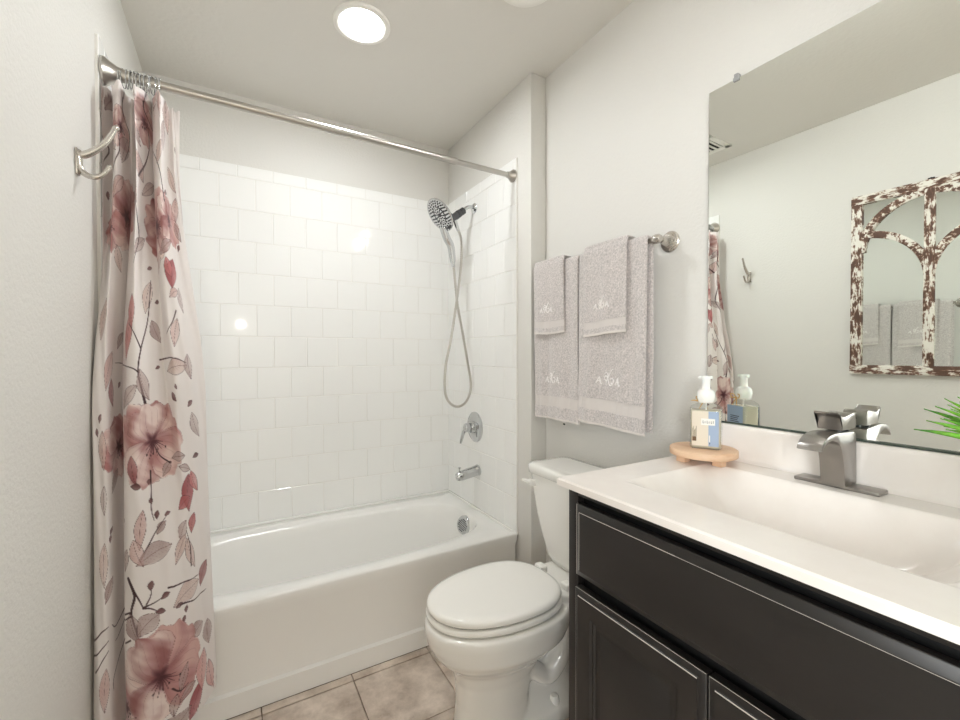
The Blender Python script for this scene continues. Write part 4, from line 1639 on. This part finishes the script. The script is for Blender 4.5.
b.box((.001, AY - AH - .001, AZ0 - .001), (.025, AY + AH + .001, AZ0 + st), .003)
b.build('rail_frame', m_distress_h, root)
b = MB()
b.box((.001, AY - AH - .001, AZ1 - st), (.025, AY + AH + .001, AZ1 + .001), .003)
b.build('rail_frame', m_distress_h, root)
b = MB()
b.box((.004, AY - .019, AZ0 + .02), (.0245, AY + .019, AZ1 - .01), .003)
b.build('mullion', m_distress, root)


def arc_band(cy, cz, r0, r1, a0, a1, x0, x1, n=22):
    b = MB()
    rings = []
    for k in range(n + 1):
        a = math.radians(a0 + (a1 - a0) * k / n)
        c, s = math.cos(a), math.sin(a)
        rings.append([Vector((x0, cy + r0 * c, cz + r0 * s)), Vector((x1 - .002, cy + r0 * c, cz + r0 * s)), Vector((x1, cy + (r0 + .003) * c, cz + (r0 + .003) * s)),
                      Vector((x1, cy + (r1 - .003) * c, cz + (r1 - .003) * s)), Vector((x1 - .002, cy + r1 * c, cz + r1 * s)), Vector((x0, cy + r1 * c, cz + r1 * s))])
    b.loft(rings)
    return b


arc_band(AY, 1.765, .236, .272, 2, 178, .004, .0225).build('arch', m_distress_c, root, sharp=30)
arc_band(AY + AH - st, 1.618, .228, .262, 96, 178, .003, .0215).build('tracery_curve', m_distress_c, root, sharp=30)
arc_band(AY - AH + st, 1.618, .228, .262, 2, 84, .003, .0215).build('tracery_curve', m_distress_c, root, sharp=30)
b = MB()
b.box((.0, AY - .012, AZ1 - .004), (.006, AY + .012, AZ1 + .012), .001)
b.lathe([(.004, 0), (.005, .004), (0, .006)], (.006, AY, AZ1 + .007), (1, 0, 0), 12)
b.build('hanger', m_black, root)

# ------------------------------------------------------------------ towel bar and towels
BX, BZ = 1.540, 1.618
root = thing('towel_bar', 'brushed nickel towel bar with stepped round flange', 'towel bar', (W, -1.2, BZ))
b = MB()
b.tube([(BX, -.900, BZ), (BX, -1.516, BZ)], .0085, 18)
b.build('bar', m_nickel, root)
for yb in (-.906, -1.520):
    b = MB()
    b.lathe([(.034, 0), (.035, .004), (.031, .008), (.0305, .011), (.025, .014), (.0245, .018), (.018, .021), (.015, .028), (.011, .036), (.010, .050), (.012, .056)], (W, yb, BZ), (-1, 0, 0), 36)
    b.lathe([(0, -.017), (.010, -.016), (.0145, -.010), (.0155, 0), (.0145, .010), (.010, .016), (0, .017)], (BX, yb, BZ), (0, 1, 0), 24)
    b.build('post', m_nickel, root)


def build_towel(label, yA, yB, zf, zb, rad, th, mono, yskew=0., seed=0, group='', flare=.0, bands=None, wv=1.0):
    """towel hung over the bar; yA > yB (yA is the end nearest the tub).  zf/zb = front/back bottom heights"""
    rng = random.Random(seed)
    root = thing('bath_towel' if zf < 1.2 else 'hand_towel', label, 'towel', (BX, (yA + yB) / 2, BZ), group)
    R = rad
    Lf = BZ - zf
    Lb = BZ - zb
    arc = PI * R
    ph = [rng.uniform(0, 6.28) for _ in range(6)]
    Wd = yA - yB

    def P(sv, v):
        """sv: distance along cloth starting at the front bottom; v 0..1 from yA to yB"""
        y = yA + (yB - yA) * v
        if sv < Lf:
            z = zf + sv
            hang = (BZ - z) / Lf
            x = BX - R
        elif sv < Lf + arc:
            a = (sv - Lf) / R
            x = BX - R * math.cos(a)
            z = BZ + R * math.sin(a)
            hang = 0
        else:
            z = BZ - (sv - Lf - arc)
            hang = (BZ - z) / max(Lb, .01)
            x = BX + R
        front = x < BX
        amp = (.0115 * hang + .0012) * wv
        w = math.sin(v * 6.5 + ph[0]) * .55 + math.sin(v * 14 + ph[1] + z * 3) * .38 + math.sin(v * 26 + ph[2] - z * 5) * .22
        if front:
            x += amp * w - .004 * hang * flare * 10
            x = min(x, BX - R * .85 + .002)
        else:
            x += amp * .35 * w
            x = min(x, W - .012)
        y += yskew * hang * (1 if front else .3) + math.sin(z * 9 + ph[3]) * .0015
        # edges drift in a little lower down
        y += (v - .5) * (-flare) * hang * Wd
        z += -.006 * hang * math.sin(v * 3.0 + ph[4]) if (sv < .2 or hang > .8) else 0
        return x, y, z

    def strip(s0, s1, name, m, thick, par, du=.006, swell=0):
        n = max(2, int((s1 - s0) / du))
        nv = max(20, int(Wd / .006))
        b = MB()
        rows = []
        for i in range(n + 1):
            sv = s0 + (s1 - s0) * i / n
            rows.append([Vector(P(sv, k / nv)) for k in range(nv + 1)])
        # outward normals by cross product
        outer, inner = [], []
        for i in range(n + 1):
            ro, ri = [], []
            for k in range(nv + 1):
                a = rows[min(i + 1, n)][k] - rows[max(i - 1, 0)][k]
                c = rows[i][min(k + 1, nv)] - rows[i][max(k - 1, 0)]
                nn = a.cross(c).normalized()
                if nn.dot(rows[i][k] - Vector((BX, rows[i][k].y, min(rows[i][k].z, BZ)))) < 0:
                    nn = -nn
                e = min(k, nv - k)
                r_ = thick * (1 if e > 1 else (.82 if e == 1 else .45))
                if swell:
                    r_ += swell * math.sin(PI * min(max(i / n, 0), 1))
                ro.append(rows[i][k] + nn * r_ / 2)
                ri.append(rows[i][k] - nn * r_ / 2)
            outer.append(ro)
            inner.append(ri)
        rings = [outer[i] + inner[i][::-1] for i in range(n + 1)]
        b.loft(rings, capflat=True)
        return b.build(name, m, par, sharp=70)
    tot = Lf + arc + Lb
    bb = bands or (.018, .055, .098)        # hem top, band bottom, band top measured from the bottom
    root_cloth = strip(bb[2], tot, 'terry_cloth', m_terry, th, root, .008)
    strip(bb[1], bb[2], 'woven_band', m_band, th * .62, root, .004)
    strip(.007, bb[1], 'terry_border', m_terry, th, root, .006)
    strip(0, .0075, 'hem', m_hem, th * 1.15, root, .0015)
    # embroidered initials
    mu, ms, sc = mono
    b = MB()
    strokes = [
        # tall slanted centre letter
        [(-.30, -.55), (-.1, -.1), (.15, .35), (.42, .85), (.60, .98)],
        [(-.42, .45), (-.18, .62), (.02, .35), (.05, -.15), (.25, -.55), (.55, -.42)],
        [(-.45, .05), (-.30, .28), (-.08, .25), (-.02, .0), (-.22, -.12), (-.42, .0)],
        [(.30, .05), (.52, .12), (.66, -.08), (.56, -.34), (.36, -.30)],
        # small letters either side
        [(-1.35, -.45), (-1.15, -.05), (-1.0, .15), (-.95, -.15), (-.82, -.48), (-.68, -.40)],
        [(-1.22, -.22), (-.86, -.18)],
        [(.86, -.45), (1.02, -.05), (1.16, .16), (1.22, -.14), (1.34, -.48), (1.48, -.38)],
        [(.96, -.22), (1.32, -.18)],
    ]
    for st_ in strokes:
        pts = catmull([(a, c, 0) for a, c in st_], 6)
        pp = []
        for p in pts:
            x, y, z = P(ms + p.y * sc, mu + (p.x * sc / Wd))
            pp.append((x - th / 2 - .0006, y, z))
        b.tube(pp, .0017 * (1.25 if len(st_) > 4 else .9), 6)
    b.build('monogram', m_embroid, root)
    return root


build_towel('grey bath towel with embroidered initials on the tub side of the bar', -.885, -1.168, .962, 1.03, .0130, .0120, (.46, .175, .036), seed=1, group='bath towels on the towel bar', wv=.8)
build_towel('grey bath towel with embroidered initials nearest the vanity mirror', -1.180, -1.497, .976, .985, .0145, .0125, (.48, .175, .040), yskew=.008, seed=5, group='bath towels on the towel bar')
ct = [o for o in bpy.data.objects if o.name.startswith('bath_towel')][0]
b = MB()
b.box((1.548, -1.070, .942), (1.5505, -1.050, .968), .0006)
b.build('care_tag', m_label_white, ct)
b = MB()
b.box((1.5472, -1.068, .945), (1.5480, -1.053, .953), .0002)
b.build('care_tag_print', m_black, ct)
build_towel('small grey hand towel laid over the bath towel farther from the mirror', -.902, -1.098, 1.335, 1.40, .0290, .0100, (.46, .105, .027), seed=9, group='hand towels over the bath towels', bands=(.016, .026, .052), wv=.5)
build_towel('small grey hand towel laid over the bath towel nearer the mirror', -1.218, -1.425, 1.315, 1.40, .0310, .0100, (.47, .110, .028), yskew=.006, seed=14, group='hand towels over the bath towels', bands=(.016, .026, .052), wv=.5)

# ------------------------------------------------------------------ plant by the sink
root = thing('potted_grass', 'bright green artificial grass plant at the far end of the sink top', 'plant', (1.50, -2.325, CT))
b = MB()
b.lathe([(.030, 0), (.032, .002), (.040, .10), (.042, .120), (.038, .120), (.037, .110), (0, .110)], (1.50, -2.33, CT), (0, 0, 1), 32)
b.build('pot', m_pot, root)
b = MB()
rg = random.Random(4)
for k in range(80):
    az = rg.uniform(0, 2 * PI)
    el = rg.uniform(.3, 1.3)
    if k < 24:
        az = rg.uniform(PI * .40, PI * .66)
        el = rg.uniform(.42, 1.0)
    ln = rg.uniform(.135, .185)
    base = Vector((1.50 + rg.uniform(-.018, .018), -2.325 + rg.uniform(-.018, .018), CT + .125))
    d = Vector((math.cos(az) * math.cos(el), math.sin(az) * math.cos(el), math.sin(el)))
    side = d.cross(Vector((0, 0, 1))).normalized()
    side = (side * (.35 if k < 24 else 1) + Vector((0, 0, 1)) * rg.uniform(.4, 1)).normalized()
    L_ = []
    for i in range(8):
        f = i / 7
        c = base + d * ln * f + Vector((0, 0, -.035 * f * f * (1.4 - el)))
        if c.x > 1.575:
            c.x = 1.575 - (c.x - 1.575) * .2
        w = .0075 * min(1, .45 + f * 2) * (1 - f ** 2.5) + .0003
        L_.append([c - side * w, c + Vector((0, 0, -.0009)), c + side * w, c + Vector((0, 0, .0012))])
    b.loft(L_)
b.build('grass_blades', m_leaf, root, sharp=0)

# ------------------------------------------------------------------ recessed lamps, air vent
def downlight(x, y, label, lens=None):
    r = thing('ceiling_light', label, 'ceiling light', (x, y, H), None)
    b = MB()
    b.lathe([(.108, 0), (.108, .003), (.104, .007), (.092, .009), (.084, .007), (.078, .002)], (x, y, H), (0, 0, -1), 56, cap=False)
    b.build('trim_ring', m_white_trim, r)
    b = MB()
    b.lathe([(.0785, 0), (.0785, .002), (0, .002)], (x, y, H - .0005), (0, 0, -1), 48)
    b.build('lens', lens or m_lens, r)


downlight(.785, -.765, 'round glowing ceiling light above the shower rod')
fx, fyy = 1.225, -1.245
r = thing('exhaust_fan', 'round white ceiling exhaust fan grille above the toilet', 'exhaust fan', (fx, fyy, H))
b = MB()
b.lathe([(.112, 0), (.112, .003), (.106, .010), (.090, .013), (.072, .011), (.066, .006), (.065, .002)], (fx, fyy, H), (0, 0, -1), 56, cap=False)
b.build('rim', m_vent, r)
b = MB()
b.lathe([(.066, 0), (.066, .002), (0, .002)], (fx, fyy, H - .0005), (0, 0, -1), 48)
b.build('opening', m_black, r)
b = MB()
b.lathe([(.056, .004), (.056, .012), (.048, .016), (0, .018)], (fx, fyy, H), (0, 0, -1), 48)
b.build('centre_cover', m_vent, r)

# vanity light box on the wall above the big mirror, its frosted face towards the room
r = thing('vanity_light', 'nickel wall light box with a frosted glowing face above the sink mirror', 'wall light', (W, -2.01, 2.41))
b = MB()
b.box((W - .105, -2.22, 2.345), (W, -2.20, 2.475), .003, 2)
b.box((W - .105, -1.82, 2.345), (W, -1.80, 2.475), .003, 2)
b.box((W - .105, -2.21, 2.345), (W, -1.81, 2.357), .003, 2)
b.box((W - .105, -2.21, 2.463), (W, -1.81, 2.475), .003, 2)
b.box((W - .030, -2.21, 2.35), (W, -1.81, 2.47))
b.build('housing', m_nickel, r)
b = MB()
b.box((W - .100, -2.201, 2.356), (W - .090, -1.819, 2.464), .002, 2)
b.build('frosted_face', m_sconce2, r)

root = thing('air_vent', 'white slatted ceiling air vent reflected in the top left corner of the sink mirror', 'vent', (.31, -.855, H))
b = MB()
vx0, vx1, vy0, vy1 = .19, .43, -.975, -.735
for lo, hi in (((vx0, vy0), (vx1, vy0 + .03)), ((vx0, vy1 - .03), (vx1, vy1)), ((vx0, vy0), (vx0 + .035, vy1)), ((vx1 - .035, vy0), (vx1, vy1))):
    b.box((lo[0], lo[1], H - .008), (hi[0], hi[1], H), .002)
b.build('vent_frame', m_vent, root)
for k in range(6):
    y = vy0 + .042 + k * .0315
    b = MB()
    b.box((vx0 + .03, y - .006, H - .007), (vx1 - .03, y + .006, H - .0035))
    b.build('louver', m_vent, root)
b = MB()
b.box((vx0 + .03, vy0 + .025, H - .003), (vx1 - .03, vy1 - .025, H - .0005))
b.build('duct_opening', m_black, root)

# wall lamp in the bedroom behind the camera
r = thing('wall_sconce', 'lit globe wall lamp on the far bedroom wall', 'wall lamp', (.52, -6.1, 1.79))
b = MB()
b.lathe([(.05, 0), (.05, .01), (.02, .02), (.015, .05)], (.52, -6.1, 1.79), (0, 1, 0), 24)
b.build('bracket', m_nickel, r)
b = MB()
b.lathe([(0, -.055)] + [(.055 * math.sin(PI * k / 12), -.055 * math.cos(PI * k / 12)) for k in range(1, 12)] + [(0, .055)], (.52, -5.99, 1.79), (0, 0, 1), 24)
b.build('globe', m_sconce, r)
